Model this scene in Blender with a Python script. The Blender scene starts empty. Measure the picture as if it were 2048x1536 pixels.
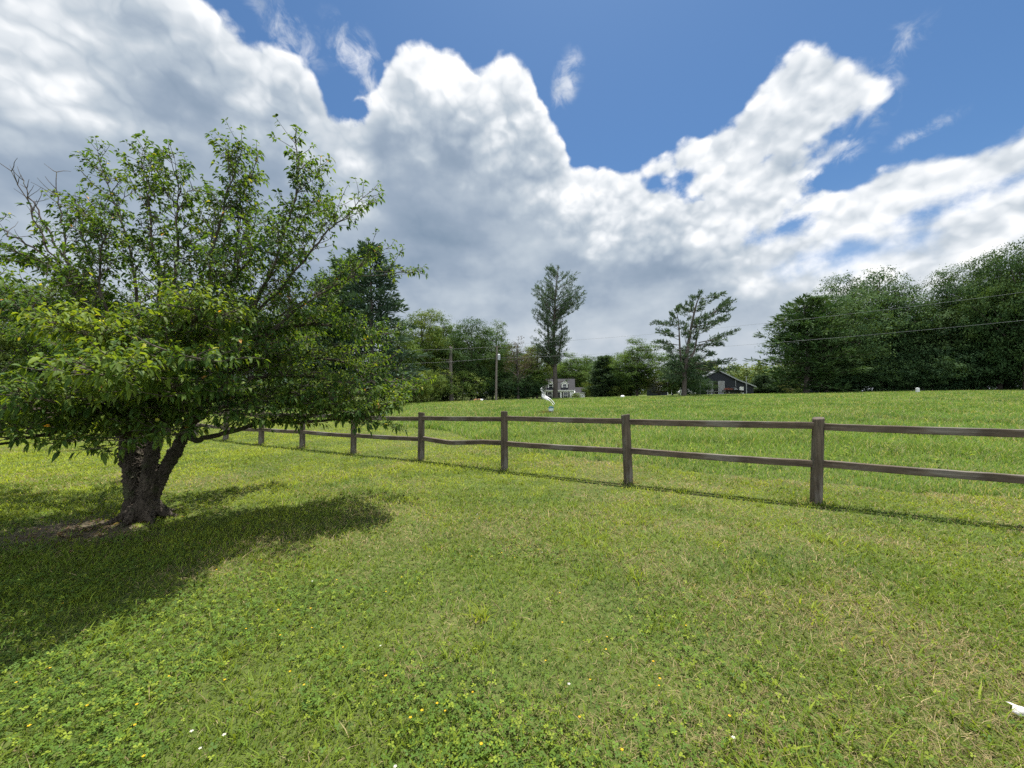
import bpy, math, random
import numpy as np
from mathutils import Vector, Matrix, kdtree

R = math.radians
sc = bpy.context.scene
COL = sc.collection

# ------------------------------------------------------------------ camera
CAM_H = 1.5
F = 770.0            # focal length in pixels of a 2048 px wide picture
HOR = 787.0          # picture row of eye level
cd = bpy.data.cameras.new('camera')
cam = bpy.data.objects.new('camera', cd)
COL.objects.link(cam)
cd.sensor_width = 36.0
cd.lens = 36.0 * F / 2048.0
cd.clip_start = 0.05
cd.clip_end = 5000.0
cam.location = (0, 0, CAM_H)
cam.rotation_euler = (R(90) + math.atan((HOR - 768) / F), 0, 0)
sc.camera = cam
sc.view_settings.view_transform = 'Standard'
sc.view_settings.look = 'None'
sc.view_settings.gamma = 1.0
sc.view_settings.use_curve_mapping = False
sc.view_settings.exposure = 1.25
sc.cycles.use_denoising = False
sc.render.filter_size = 1.15
sc.cycles.max_bounces = 8
sc.cycles.diffuse_bounces = 3
sc.cycles.transmission_bounces = 4
sc.cycles.transparent_max_bounces = 8
sc.cycles.sample_clamp_indirect = 4.0

# ------------------------------------------------------------------ sun
SUN_EL, SUN_AZ = R(74), R(16)       # azimuth from +Y, positive to the east (+X)
sd = bpy.data.lights.new('sun', 'SUN')
sd.energy = 4.2
sd.angle = R(0.53)
sd.color = (1.0, 0.955, 0.88)
sun = bpy.data.objects.new('sun', sd)
COL.objects.link(sun)
sun_dir = Vector((math.sin(SUN_AZ) * math.cos(SUN_EL), math.cos(SUN_AZ) * math.cos(SUN_EL), math.sin(SUN_EL)))
sun.rotation_euler = sun_dir.to_track_quat('Z', 'Y').to_euler()
sun.location = sun_dir * 50


# ------------------------------------------------------------------ node helper
class G:
    """Small wrapper that turns arithmetic into shader math nodes."""
    nt = None

    def __init__(self, s): self.s = s

    @staticmethod
    def node(t, **kw):
        n = G.nt.nodes.new(t)
        for k, v in kw.items(): setattr(n, k, v)
        return n

    @staticmethod
    def put(sock, v):
        if isinstance(v, G): G.nt.links.new(v.s, sock)
        elif v is not None: sock.default_value = v

    @staticmethod
    def m(op, a, b=None, c=None, clamp=False):
        n = G.node('ShaderNodeMath', operation=op, use_clamp=clamp)
        for i, v in enumerate((a, b, c)): G.put(n.inputs[i], v)
        return G(n.outputs[0])

    def __add__(self, o): return G.m('ADD', self, o)
    __radd__ = __add__
    def __sub__(self, o): return G.m('SUBTRACT', self, o)
    def __rsub__(self, o): return G.m('SUBTRACT', o, self)
    def __mul__(self, o): return G.m('MULTIPLY', self, o)
    __rmul__ = __mul__
    def __truediv__(self, o): return G.m('DIVIDE', self, o)
    def max(self, o): return G.m('MAXIMUM', self, o)
    def min(self, o): return G.m('MINIMUM', self, o)
    def smax(self, o, k): return G.m('SMOOTH_MAX', self, o, k)
    def clamp(self): return G.m('ADD', self, 0.0, clamp=True)
    def pow(self, e): return G.m('POWER', self, e)

    def step(self, a, b, lo=0.0, hi=1.0):
        n = G.node('ShaderNodeMapRange', interpolation_type='SMOOTHSTEP')
        for i, v in enumerate((self, a, b, lo, hi)): G.put(n.inputs[i], v)
        return G(n.outputs[0])

    def lin(self, a, b, lo=0.0, hi=1.0):
        n = G.node('ShaderNodeMapRange')
        for i, v in enumerate((self, a, b, lo, hi)): G.put(n.inputs[i], v)
        return G(n.outputs[0])

    def curve(self, pts):
        n = G.node('ShaderNodeFloatCurve')
        c = n.mapping.curves[0]
        c.points[0].location = pts[0]
        c.points[1].location = pts[-1]
        for p in pts[1:-1]: c.points.new(*p)
        for p in c.points: p.handle_type = 'AUTO_CLAMPED'
        n.mapping.use_clip = False
        n.mapping.update()
        G.put(n.inputs['Value'], self)
        return G(n.outputs[0])

    @staticmethod
    def noise(vec, scale, detail=4, rough=.55, lac=2.0, dist=0.0, out=0):
        n = G.node('ShaderNodeTexNoise')
        G.put(n.inputs['Vector'], vec)
        for k, v in (('Scale', scale), ('Detail', detail), ('Roughness', rough), ('Lacunarity', lac), ('Distortion', dist)):
            n.inputs[k].default_value = v
        return G(n.outputs[out])

    @staticmethod
    def voro(vec, scale, detail=0, rough=.5, smooth=.3):
        n = G.node('ShaderNodeTexVoronoi', feature='SMOOTH_F1')
        G.put(n.inputs['Vector'], vec)
        for k, v in (('Scale', scale), ('Detail', detail), ('Roughness', rough), ('Smoothness', smooth)):
            n.inputs[k].default_value = v
        return G(n.outputs['Distance'])

    @staticmethod
    def voro1(vec, scale):
        n = G.node('ShaderNodeTexVoronoi', feature='F1')
        G.put(n.inputs['Vector'], vec)
        n.inputs['Scale'].default_value = scale
        return G(n.outputs['Distance'])

    @staticmethod
    def vadd(a, b, op='ADD'):
        n = G.node('ShaderNodeVectorMath', operation=op)
        G.put(n.inputs[0], a); G.put(n.inputs[1], b)
        return G(n.outputs[0])

    @staticmethod
    def mix(f, a, b, mode='MIX'):
        n = G.node('ShaderNodeMix', data_type='RGBA', blend_type=mode)
        G.put(n.inputs['Factor'], f); G.put(n.inputs['A'], a); G.put(n.inputs['B'], b)
        return G(n.outputs['Result'])

    @staticmethod
    def ramp(f, stops):
        n = G.node('ShaderNodeValToRGB')
        e = n.color_ramp.elements
        while len(e) < len(stops): e.new(.5)
        for i, (p, c) in enumerate(stops):
            e[i].position = p
            e[i].color = (*c, 1)
        G.put(n.inputs[0], f)
        return G(n.outputs[0])


def sRGB(r, g, b):
    f = lambda c: c / 12.92 if c <= .04045 else ((c + .055) / 1.055) ** 2.4
    return (f(r / 255), f(g / 255), f(b / 255))


# ------------------------------------------------------------------ world: sky and clouds
world = bpy.data.worlds.new('World')
sc.world = world
world.use_nodes = True
world.cycles.sampling_method = 'MANUAL'
world.cycles.sample_map_resolution = 512


def azel(px, py):
    return (math.atan2(px - 1024, F), math.atan2(HOR - py, math.hypot(px - 1024, F)))


def build_sky():
    nt = G.nt = world.node_tree
    bg = nt.nodes['Background']
    SKY = 0.07
    bg.inputs[1].default_value = SKY
    sky = G.node('ShaderNodeTexSky', sky_type='NISHITA', sun_disc=False)
    sky.sun_elevation, sky.sun_rotation = SUN_EL, SUN_AZ
    sky.air_density, sky.dust_density, sky.ozone_density = 1.0, 0.6, 1.6
    sky.altitude = 50
    tc = G.node('ShaderNodeTexCoord')
    d = G(tc.outputs['Generated'])
    sp = G.node('ShaderNodeSeparateXYZ')
    G.put(sp.inputs[0], d)
    x, y, z = (G(o) for o in sp.outputs)
    az = G.m('ARCTAN2', x, y)
    hl = G.m('SQRT', x * x + y * y)
    el = G.m('ARCTAN2', z, hl)
    flat = G.vadd(d, (1, 1, 1.2), 'MULTIPLY')
    # wandering of the outline
    nbig = G.noise(flat, 5.0, 2, .5) - .5
    nmid = G.noise(flat, 15.0, 6, .58) - .5
    wob = G.noise(flat, 22.0, 2, .5) - .5

    def billow(v):
        w = G.vadd(v, wob * .04)
        q = lambda sc_, k: (G.voro1(w, sc_) - .45) * k
        return 0.0 - (q(8.0, .62) + q(19.0, .34) + q(44.0, .14))
    off = tuple(v * .022 for v in (sun_dir.x * .9, sun_dir.y * .3, .95))
    lob = billow(flat)
    relief = lob - billow(G.vadd(flat, off))
    A0, A1, E1 = R(-62), R(62), R(58)
    azn = (az - A0) / (A1 - A0)
    P = lambda px, py: ((azel(px, py)[0] - A0) / (A1 - A0), azel(px, py)[1] / E1)
    top_px = [(-200, -500), (250, -420), (330, -60), (420, 0), (500, 60), (590, 92), (640, 170), (662, 205), (700, 185), (750, 140),
              (778, 85), (810, 62), (860, 72), (900, 92), (950, 112), (1010, 96), (1050, 112), (1078, 165),
              (1100, 215), (1128, 262), (1142, 300), (1160, 322), (1205, 322), (1250, 335), (1340, 375), (1400, 382),
              (1450, 345), (1540, 322), (1630, 312), (1660, 372), (1700, 372), (1740, 345), (1810, 308), (1900, 292), (1980, 270),
              (2048, 250), (2300, 180)]
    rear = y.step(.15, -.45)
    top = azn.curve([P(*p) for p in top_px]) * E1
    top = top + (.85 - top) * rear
    shade_px = [(-200, 260), (0, 225), (90, 185), (200, 150), (330, 165), (420, 150), (520, 195), (620, 290), (690, 320), (760, 300), (840, 200),
                (900, 222), (960, 262), (1040, 305), (1100, 350), (1150, 420), (1250, 450), (1350, 500), (1500, 550),
                (1620, 560), (1750, 560), (1900, 530), (2048, 500), (2300, 480)]
    shade = azn.curve([P(*p) for p in shade_px]) * E1
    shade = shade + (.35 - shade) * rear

    def blob(px, py, rx, ry, rot=0.0, warp=0.0):
        a, e = azel(px, py)
        k = 1.0 / math.hypot(px - 1024, F) / math.sqrt(1 + ((HOR - py) / math.hypot(px - 1024, F)) ** 2)
        rx, ry = rx * k, ry * k
        c, s = math.cos(R(rot)), math.sin(R(rot))
        da = (az - a) * math.cos(e)
        de = el - e
        u = (da * c + de * s) / rx
        v = (de * c - da * s) / ry
        return (1.0 - G.m('SQRT', u * u + v * v)) * min(rx, ry)

    body = top - el
    for b in [(1600, 205, 105, 95, 20), (1510, 270, 130, 70, 35), (1400, 300, 110, 36, 12), (1690, 190, 60, 62, 60),
              (1460, 345, 90, 55, 0), (1560, 345, 110, 60, 10)]:
        body = body.smax(blob(*b), .02)
    body = body + nbig * .05 + nmid * .05 + lob * .055
    # blue openings
    for b in [(1680, 345, 80, 32, 25), (1570, 455, 50, 15, 15), (1710, 497, 36, 9, 0), (700, 205, 40, 26, 40), (1980, 375, 50, 9, 12),
              (560, 35, 60, 14, 0)]:
        body = body.min(.0 - blob(*b) + nmid * .08 + .012)
    lowsoft = el.step(R(4), R(24), .09, .013)
    alpha = body.step(-.006, lowsoft)
    # torn wisps
    wn = G.noise(G.vadd(flat, (1.0, 1.0, .75), 'MULTIPLY'), 24.0, 5, .62, dist=.5)
    wis = None
    for b in [(1810, 85, 85, 60, 20), (1780, 165, 55, 45, 60), (1750, 225, 80, 40, 15), (700, 90, 100, 60, -25), (1135, 150, 40, 70, -20), 
              (400, 45, 120, 60, -25), (560, 40, 110, 60, -35), (740, 160, 40, 40, 0), (1860, 255, 80, 26, 15), (1680, 300, 90, 40, 10)]:
        q = blob(*b) / (min(b[2], b[3]) / F * .8)
        wis = q if wis is None else wis.max(q)
    walpha = (wn + wis.clamp() * .34 - .56).step(.0, .36) * wis.step(.0, .7) * .65
    # thin veil everywhere low in the sky
    streak = G.noise(G.vadd(flat, (1, 1, 2.2), 'MULTIPLY'), 5.0, 4, .5) - .5
    veil = el.step(R(1), R(24), .62, .0) * streak.step(-.20, .12)
    # light inside the cloud: facing the sun is bright, below the crests it greys
    up = el - shade + nbig * .30 + nmid * .08 + lob * .10
    lit = up.step(-.10, .085)
    edge = body.step(.0, .06, .30, .0)
    dim0 = azn.curve([(0, .07), (.2, .04), (.38, .0), (.52, .0), (.66, .09), (1, .13)])
    v = .24 + lit * (.54 - dim0 * (1.0 - rear)) + edge * lit.lin(0, 1, .5, .55) + relief * (lit * .95 + .15) + lob * (lit * .22 + .10) + nbig * (.50 - lit * .05) + streak * (.50 - lit * .44) + nmid * .12
    low = el.step(R(2), R(20), .32, .0)
    v = (v + low).clamp()
    back = y.step(.25, -.25).max(el.step(R(62), R(75), 0.0, .45))  # unseen sky behind and overhead, given added brightness to lift the ambient light
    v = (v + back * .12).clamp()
    k = 1.0 / SKY
    cc = G.ramp(v, [(0.0, sRGB(132, 152, 174)), (.22, sRGB(157, 173, 192)), (.45, sRGB(190, 202, 214)), (.70, sRGB(224, 230, 236)), (1.0, sRGB(255, 255, 255))])
    warm = el.step(R(1), R(16), .35, .0)
    cc = G.mix(warm, cc, (*sRGB(196, 203, 212), 1))
    ev = 2 ** -sc.view_settings.exposure
    n = G.node('ShaderNodeVectorMath', operation='SCALE')
    G.put(n.inputs[0], cc)
    # bright rims are brighter than white paint; unseen rear clouds boosted for shadow fill
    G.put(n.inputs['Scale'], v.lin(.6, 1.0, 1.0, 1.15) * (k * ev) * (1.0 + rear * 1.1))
    cloud = G(n.outputs[0])
    skyc = G.mix(1.0, G(sky.outputs[0]), (.40, .57, .70, 1), 'MULTIPLY')
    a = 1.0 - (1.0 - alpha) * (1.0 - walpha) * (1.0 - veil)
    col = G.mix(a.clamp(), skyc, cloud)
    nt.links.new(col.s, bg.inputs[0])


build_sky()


# ------------------------------------------------------------------ terrain height
GU = [-3.0, -.75, -.42, -.03, .10, .29, .62, .94, 1.33, 1.8, 3.0]
GZ = [-.5, -.45, -.20, .36, .46, .76, 1.26, 1.75, 2.15, 2.35, 2.4]


def ground_z(x, y):
    x = np.asarray(x, float); y = np.asarray(y, float)
    u = x / np.maximum(y, 6.0)
    g = np.interp(u, GU, GZ)
    t = np.clip((y - 9.0) / 58.0, 0, 1)
    rise = t * t * (3 - 2 * t) * .55 + t * .45
    far = np.clip((y - 70.0) / 30.0, 0, 1)
    z = rise * g - far * far * (3 - 2 * far) * np.interp(u, [-.5, .12, .40, .62, 1.0, 2.0], [.95, .75, -.15, -.15, .3, .3])
    return z + .02 * np.sin(x * .7 + y * .31) * np.clip((y - 9) / 10, 0, 1)


def gz(x, y): return float(ground_z(x, y))


def px_to(px, py, y):
    """World point seen in picture column px and row py when it stands y metres ahead."""
    return Vector(((px - 1024) / F * y, y, CAM_H + (HOR - py) / F * y))


def spot(px, y):
    x = (px - 1024) / F * y
    return Vector((x, y, gz(x, y)))


# ------------------------------------------------------------------ mesh helpers
def mesh_np(name, verts, tris=None, quads=None, cols=None, mats=(), smooth=False, fmat=None):
    me = bpy.data.meshes.new(name)
    verts = np.ascontiguousarray(verts, np.float32).reshape(-1, 3)
    loops, tot = [], []
    if quads is not None and len(quads):
        q = np.asarray(quads, np.int32).reshape(-1, 4)
        loops.append(q.ravel()); tot.append(np.full(len(q), 4, np.int32))
    if tris is not None and len(tris):
        t = np.asarray(tris, np.int32).reshape(-1, 3)
        loops.append(t.ravel()); tot.append(np.full(len(t), 3, np.int32))
    loops = np.concatenate(loops); tot = np.concatenate(tot)
    start = np.concatenate([[0], np.cumsum(tot)[:-1]]).astype(np.int32)
    me.vertices.add(len(verts)); me.loops.add(len(loops)); me.polygons.add(len(tot))
    me.vertices.foreach_set('co', verts.ravel())
    me.loops.foreach_set('vertex_index', loops)
    me.polygons.foreach_set('loop_start', start)
    me.polygons.foreach_set('loop_total', tot)
    if smooth: me.polygons.foreach_set('use_smooth', np.ones(len(tot), bool))
    if fmat is not None: me.polygons.foreach_set('material_index', np.asarray(fmat, np.int32))
    me.update(calc_edges=True)
    if cols is not None:
        a = me.attributes.new('col', 'FLOAT_COLOR', 'POINT')
        c = np.ones((len(verts), 4), np.float32); c[:, :3] = cols
        a.data.foreach_set('color', c.ravel())
    for m in mats: me.materials.append(m)
    return me


def link(name, me, parent=None, loc=None):
    o = bpy.data.objects.new(name, me)
    COL.objects.link(o)
    if parent is not None: o.parent = parent
    if loc is not None: o.location = loc
    return o


def tag(o, label, cat, group=None):
    o['label'] = label; o['category'] = cat
    if group: o['group'] = group
    return o


def thing(name, label, cat, loc=(0, 0, 0), rz=0.0, group=None):
    o = link(name, None, loc=loc)
    o.rotation_euler = (0, 0, rz)
    return tag(o, label, cat, group)


class MB:
    """Collects boxes, prisms and tubes, builds them as one mesh object."""
    def __init__(self): self.v, self.f = [], []

    def add(self, vs, fs):
        b = len(self.v)
        self.v += [tuple(p) for p in vs]
        self.f += [tuple(i + b for i in f) for f in fs]
        return self

    def box(self, lo, hi, M=None):
        (a, b, c), (d, e, f) = lo, hi
        vs = [(a, b, c), (d, b, c), (d, e, c), (a, e, c), (a, b, f), (d, b, f), (d, e, f), (a, e, f)]
        if M is not None: vs = [M @ Vector(p) for p in vs]
        return self.add(vs, [(0, 3, 2, 1), (4, 5, 6, 7), (0, 1, 5, 4), (1, 2, 6, 5), (2, 3, 7, 6), (3, 0, 4, 7)])

    def prism(self, poly, d0, d1, axis='y', M=None):
        """Extrudes a polygon of (a, z) pairs along y (or x)."""
        n = len(poly)
        P = (lambda a, z, d: Vector((a, d, z))) if axis == 'y' else (lambda a, z, d: Vector((d, a, z)))
        vs = [P(a, z, d0) for a, z in poly] + [P(a, z, d1) for a, z in poly]
        if M is not None: vs = [M @ p for p in vs]
        fs = [tuple(range(n)), tuple(range(2 * n - 1, n - 1, -1))] + [(i, (i + 1) % n, n + (i + 1) % n, n + i) for i in range(n)]
        return self.add(vs, fs)

    def tube(self, pts, rad, n=8, cap=True):
        v, q = tube_np([tuple(p) for p in pts], rad, n)
        b = len(self.v)
        self.v += [tuple(p) for p in v]
        self.f += [tuple(int(i) + b for i in f) for f in q]
        if cap:
            self.f.append(tuple(b + i for i in range(n - 1, -1, -1)))
            m = len(v) - n
            self.f.append(tuple(b + m + i for i in range(n)))
        return self

    def build(self, name, mat, parent=None, smooth=False, bevel=0.0, loc=None):
        me = bpy.data.meshes.new(name)
        me.from_pydata(self.v, [], self.f)
        me.update()
        import bmesh
        bm = bmesh.new(); bm.from_mesh(me)
        bmesh.ops.recalc_face_normals(bm, faces=bm.faces)
        bm.to_mesh(me); bm.free()
        if smooth: me.polygons.foreach_set('use_smooth', np.ones(len(me.polygons), bool))
        me.materials.append(mat)
        o = link(name, me, parent, loc)
        if bevel:
            m = o.modifiers.new('bevel', 'BEVEL'); m.width = bevel; m.segments = 2; m.limit_method = 'ANGLE'
        return o


def tube_np(pts, rad, n=8, jitter=0.0, rng=None):
    p = np.asarray(pts, float)
    k = len(p)
    r = np.broadcast_to(np.asarray(rad, float), (k,)) if np.ndim(rad) <= 1 else rad
    t = np.gradient(p, axis=0)
    t /= np.linalg.norm(t, axis=1, keepdims=True) + 1e-9
    ref = np.where(np.abs(t[:, 2:3]) > .9, np.array([[1., 0, 0]]), np.array([[0., 0, 1]]))
    ref[:] = ref[0]
    a = np.cross(t, ref); a /= np.linalg.norm(a, axis=1, keepdims=True) + 1e-9
    b = np.cross(t, a)
    th = np.arange(n) / n * 2 * math.pi
    rr = np.repeat(r[:, None], n, 1)
    if jitter: rr = rr * (1 + jitter * rng.normal(size=rr.shape))
    v = p[:, None, :] + rr[:, :, None] * (np.cos(th)[None, :, None] * a[:, None, :] + np.sin(th)[None, :, None] * b[:, None, :])
    i = np.arange(k - 1)[:, None] * n; j = np.arange(n)[None, :]; j2 = (j + 1) % n
    q = np.stack([i + j, i + j2, i + n + j2, i + n + j], -1).reshape(-1, 4)
    return v.reshape(-1, 3), q


class Tubes:
    def __init__(self): self.v, self.q, self.n = [], [], 0
    def add(self, pts, rad, n=6, jitter=0.0, rng=None, cap=False):
        v, q = tube_np(pts, rad, n, jitter, rng)
        if cap:         # close both ends with a fan of thin quads
            m = len(v)
            v = np.concatenate([v, [v[:n].mean(0), v[m - n:].mean(0)]])
            e = [(m, (j + 2) % n, (j + 1) % n, j) for j in range(0, n - 1, 2)] + [(m + 1, m - n + j, m - n + j + 1, m - n + (j + 2) % n) for j in range(0, n - 1, 2)]
            q = np.concatenate([q, np.array(e)])
        self.v.append(v); self.q.append(q + self.n); self.n += len(v)
    def mesh(self, name, mat):
        return mesh_np(name, np.concatenate(self.v), quads=np.concatenate(self.q), mats=[mat], smooth=True)


def smooth_path(ctrl, per=6):
    """Catmull-Rom through control points."""
    c = [np.asarray(p, float) for p in ctrl]
    c = [2 * c[0] - c[1]] + c + [2 * c[-1] - c[-2]]
    out = []
    for i in range(1, len(c) - 2):
        p0, p1, p2, p3 = c[i - 1:i + 3]
        for t in np.linspace(0, 1, per, endpoint=False):
            out.append(.5 * ((2 * p1) + (p2 - p0) * t + (2 * p0 - 5 * p1 + 4 * p2 - p3) * t * t + (3 * p1 - p0 - 3 * p2 + p3) * t ** 3))
    out.append(c[-2])
    return np.array(out)


def vnoise(x, y, scale, seed=0):
    """Smooth value noise in 0..1 on the ground plane."""
    rng = np.random.default_rng(seed)
    tab = rng.random((64, 64))
    fx, fy = np.asarray(x) / scale + 1000, np.asarray(y) / scale + 1000
    ix, iy = np.floor(fx).astype(int), np.floor(fy).astype(int)
    tx, ty = fx - ix, fy - iy
    tx, ty = tx * tx * (3 - 2 * tx), ty * ty * (3 - 2 * ty)
    g = lambda a, b: tab[a % 64, b % 64]
    return (g(ix, iy) * (1 - tx) + g(ix + 1, iy) * tx) * (1 - ty) + (g(ix, iy + 1) * (1 - tx) + g(ix + 1, iy + 1) * tx) * ty


def fnoise(x, y, scale, seed=0):
    return .5 * vnoise(x, y, scale, seed) + .3 * vnoise(x, y, scale / 2.1, seed + 1) + .2 * vnoise(x, y, scale / 4.3, seed + 2)


# ------------------------------------------------------------------ materials
def new_mat(name):
    m = bpy.data.materials.new(name)
    m.use_nodes = True
    G.nt = m.node_tree
    b = m.node_tree.nodes['Principled BSDF']
    return m, b


def coords(kind='Object'):
    return G(G.node('ShaderNodeTexCoord').outputs[kind])


def plain_mat(name, c, rough=.6, metal=0.0, vary=.18, scale=3.0, bump=0.0, spec=.5, stretch=None):
    m, b = new_mat(name)
    co = coords()
    if stretch: co = G.vadd(co, stretch, 'MULTIPLY')
    n = G.noise(co, scale, 5, .6)
    f = n.lin(.25, .75, 1 - vary, 1 + vary)
    col = G.mix(1.0, (*c, 1), G.ramp(f * .5, [(0, (0, 0, 0)), (1, (2, 2, 2))]), 'MULTIPLY')
    G.put(b.inputs['Base Color'], col)
    b.inputs['Roughness'].default_value = rough
    b.inputs['Metallic'].default_value = metal
    b.inputs['Specular IOR Level'].default_value = spec
    if bump:
        bn = G.node('ShaderNodeBump')
        bn.inputs['Strength'].default_value = bump
        bn.inputs['Distance'].default_value = .02
        G.put(bn.inputs['Height'], n)
        G.nt.links.new(bn.outputs[0], b.inputs['Normal'])
    return m


def leaf_mat(name, trans=.35, tcol=(1.5, 1.35, .55), rough=.5, spec=.35, sat=1.0):
    """Foliage: per-leaf colour attribute, light passes through the leaf."""
    m, b = new_mat(name)
    at = G.node('ShaderNodeAttribute', attribute_name='col')
    c = G(at.outputs['Color'])
    G.put(b.inputs['Base Color'], c)
    b.inputs['Roughness'].default_value = rough
    b.inputs['Specular IOR Level'].default_value = spec
    tr = G.node('ShaderNodeBsdfTranslucent')
    G.put(tr.inputs['Color'], G.mix(1.0, c, (*tcol, 1), 'MULTIPLY'))
    mx = G.node('ShaderNodeMixShader')
    mx.inputs[0].default_value = trans
    G.nt.links.new(b.outputs[0], mx.inputs[1])
    G.nt.links.new(tr.outputs[0], mx.inputs[2])
    G.nt.links.new(mx.outputs[0], G.nt.nodes['Material Output'].inputs[0])
    return m


def bark_mat(name, dark, light, scale=1.0, bump=.8, moss=None):
    m, b = new_mat(name)
    co = coords()
    st = G.vadd(co, (1, 1, .28), 'MULTIPLY')
    n = G.noise(st, 22 * scale, 6, .62, dist=.6)
    n2 = G.noise(co, 3 * scale, 4, .55)
    f = n * .7 + n2 * .4 - .08
    c = G.ramp(f, [(.25, dark), (.62, light), (.85, tuple(v * 1.35 for v in light))])
    if moss:
        k = G.noise(co, 5 * scale, 4, .6).step(.52, .68) * .7
        c = G.mix(k, c, (*moss, 1))
    G.put(b.inputs['Base Color'], c)
    b.inputs['Roughness'].default_value = .9
    b.inputs['Specular IOR Level'].default_value = .2
    bn = G.node('ShaderNodeBump')
    bn.inputs['Strength'].default_value = bump
    bn.inputs['Distance'].default_value = .03
    G.put(bn.inputs['Height'], n)
    G.nt.links.new(bn.outputs[0], b.inputs['Normal'])
    return m


M = {}
M['grass'] = leaf_mat('grass_blades', .42, (1.3, 1.22, .62), .6, .12)
M['leaf'] = leaf_mat('leaves', .46, (1.75, 1.55, .42), .55, .12)
M['far_leaf'] = leaf_mat('far_leaves', .25, (1.5, 1.35, .5), .75, .08)
M['needle'] = leaf_mat('needles', .15, (1.2, 1.2, .6), .7, .10)
M['flower'] = leaf_mat('petals', .3, (1, 1, .8), .6, .2)
M['dogwood_bark'] = bark_mat('dogwood_bark', (.022, .018, .014), (.095, .078, .060), 1.3, 1.0, (.05, .06, .025))
M['twig'] = bark_mat('twig_bark', (.035, .028, .022), (.12, .10, .08), 2.0, .4)
M['bark'] = bark_mat('far_bark', (.035, .030, .026), (.11, .095, .08), .5, .6)
M['pale_bark'] = bark_mat('weathered_bark', (.07, .06, .052), (.20, .175, .155), .5, .6)


def wood_mat(name, dark, light, end):
    """Weathered timber with grain along the local X axis."""
    m, b = new_mat(name)
    co = coords()
    st = G.vadd(co, end, 'MULTIPLY')
    g = G.noise(st, 30, 6, .65, dist=.25)
    blot = G.noise(co, 2.6, 5, .6)
    f = g * .95 + blot * .6 - .30
    c = G.ramp(f, [(.22, dark), (.5, tuple((a + b_) / 2 for a, b_ in zip(dark, light))), (.75, light)])
    grey = G.noise(G.vadd(co, tuple(max(v, .3) for v in end), 'MULTIPLY'), 4.5, 5, .65).step(.44, .62) * .65
    c = G.mix(grey, c, G.ramp(g, [(.3, (.065, .059, .050)), (.7, (.24, .225, .195))]))
    knot = G.voro(G.vadd(co, tuple(max(v, .35) for v in end), 'MULTIPLY'), 3.2, 0, .5, .1).step(.05, .13, 1.0, .0)
    c = G.mix(knot * .75, c, (*[v * .35 for v in dark], 1))
    G.put(b.inputs['Base Color'], c)
    b.inputs['Roughness'].default_value = .82
    b.inputs['Specular IOR Level'].default_value = .3
    bn = G.node('ShaderNodeBump')
    bn.inputs['Strength'].default_value = .55
    bn.inputs['Distance'].default_value = .008
    G.put(bn.inputs['Height'], g)
    G.nt.links.new(bn.outputs[0], b.inputs['Normal'])
    return m


M['rail'] = wood_mat('rail_timber', (.026, .018, .012), (.130, .098, .068), (.06, 1, 1))
M['post'] = wood_mat('post_timber', (.027, .020, .014), (.125, .098, .071), (1, 1, .06))


# ------------------------------------------------------------------ ground
TREE = Vector((-4.47, 4.66, 0.0))
POSTS = [(6.36, 4.17), (4.156, 5.30), (1.955, 6.49), (-.148, 7.60), (-2.057, 8.75), (-3.95, 9.63), (-5.75, 10.60), (-7.43, 11.44), (-9.26, 12.5), (-11.05, 13.5), (-12.9, 14.5)]


def fence_side(x, y):
    """Metres beyond the fence line (negative on the lawn)."""
    xs = [p[0] for p in POSTS][::-1]; ys = [p[1] for p in POSTS][::-1]
    x = np.asarray(x, float)
    fy = np.interp(x, xs, ys)
    fy = np.where(x > xs[-1], ys[-1] - .54 * (x - xs[-1]), fy)
    fy = np.where(x < xs[0], ys[0] - .55 * (x - xs[0]), fy)
    return (np.asarray(y, float) - fy) * .885


def mow_line(x):
    """How far behind the fence the tall grass begins."""
    return np.interp(x, [-30, -8, -2.5, -.5, 1.5, 4, 9], [9.0, 7.0, 5.5, 2.6, 1.7, 1.5, 1.4])


def dirt_amount(x, y):
    x = np.asarray(x); y = np.asarray(y)
    dx, dy = x - TREE.x + .25, y - TREE.y + .45
    d = np.hypot(dx * .60, dy * 1.0) + (fnoise(x, y, .9, 5) - .5) * 1.0
    a = np.clip((.56 - d) / .38, 0, 1)
    for px, py in POSTS[:7]:
        d = np.hypot(x - px, y - py) + (vnoise(x, y, .18, 8) - .5) * .15
        a = np.maximum(a, np.clip((.20 - d) / .09, 0, 1))
    return a


def dry_amount(x, y):
    n = fnoise(x, y, 1.7, 21) * .6 + fnoise(x, y, .55, 31) * .4
    east = np.clip((np.asarray(x) + .5) / 3.0, 0, 1)
    return np.clip((n - .52 + .13 * east) / .22, 0, 1)


def clover_amount(x, y):
    n = fnoise(x, y, 1.3, 41) * .7 + fnoise(x, y, .4, 43) * .3
    x = np.asarray(x)
    k = np.clip((1.7 - x) / 1.6, 0, 1) * np.clip((4.6 - np.asarray(y)) / 1.2, 0, 1)
    return np.clip((n - .44) / .14, 0, 1) * k


def lush_amount(x, y):
    return np.clip((fnoise(x, y, 2.3, 61) - .42) / .2, 0, 1)


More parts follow.
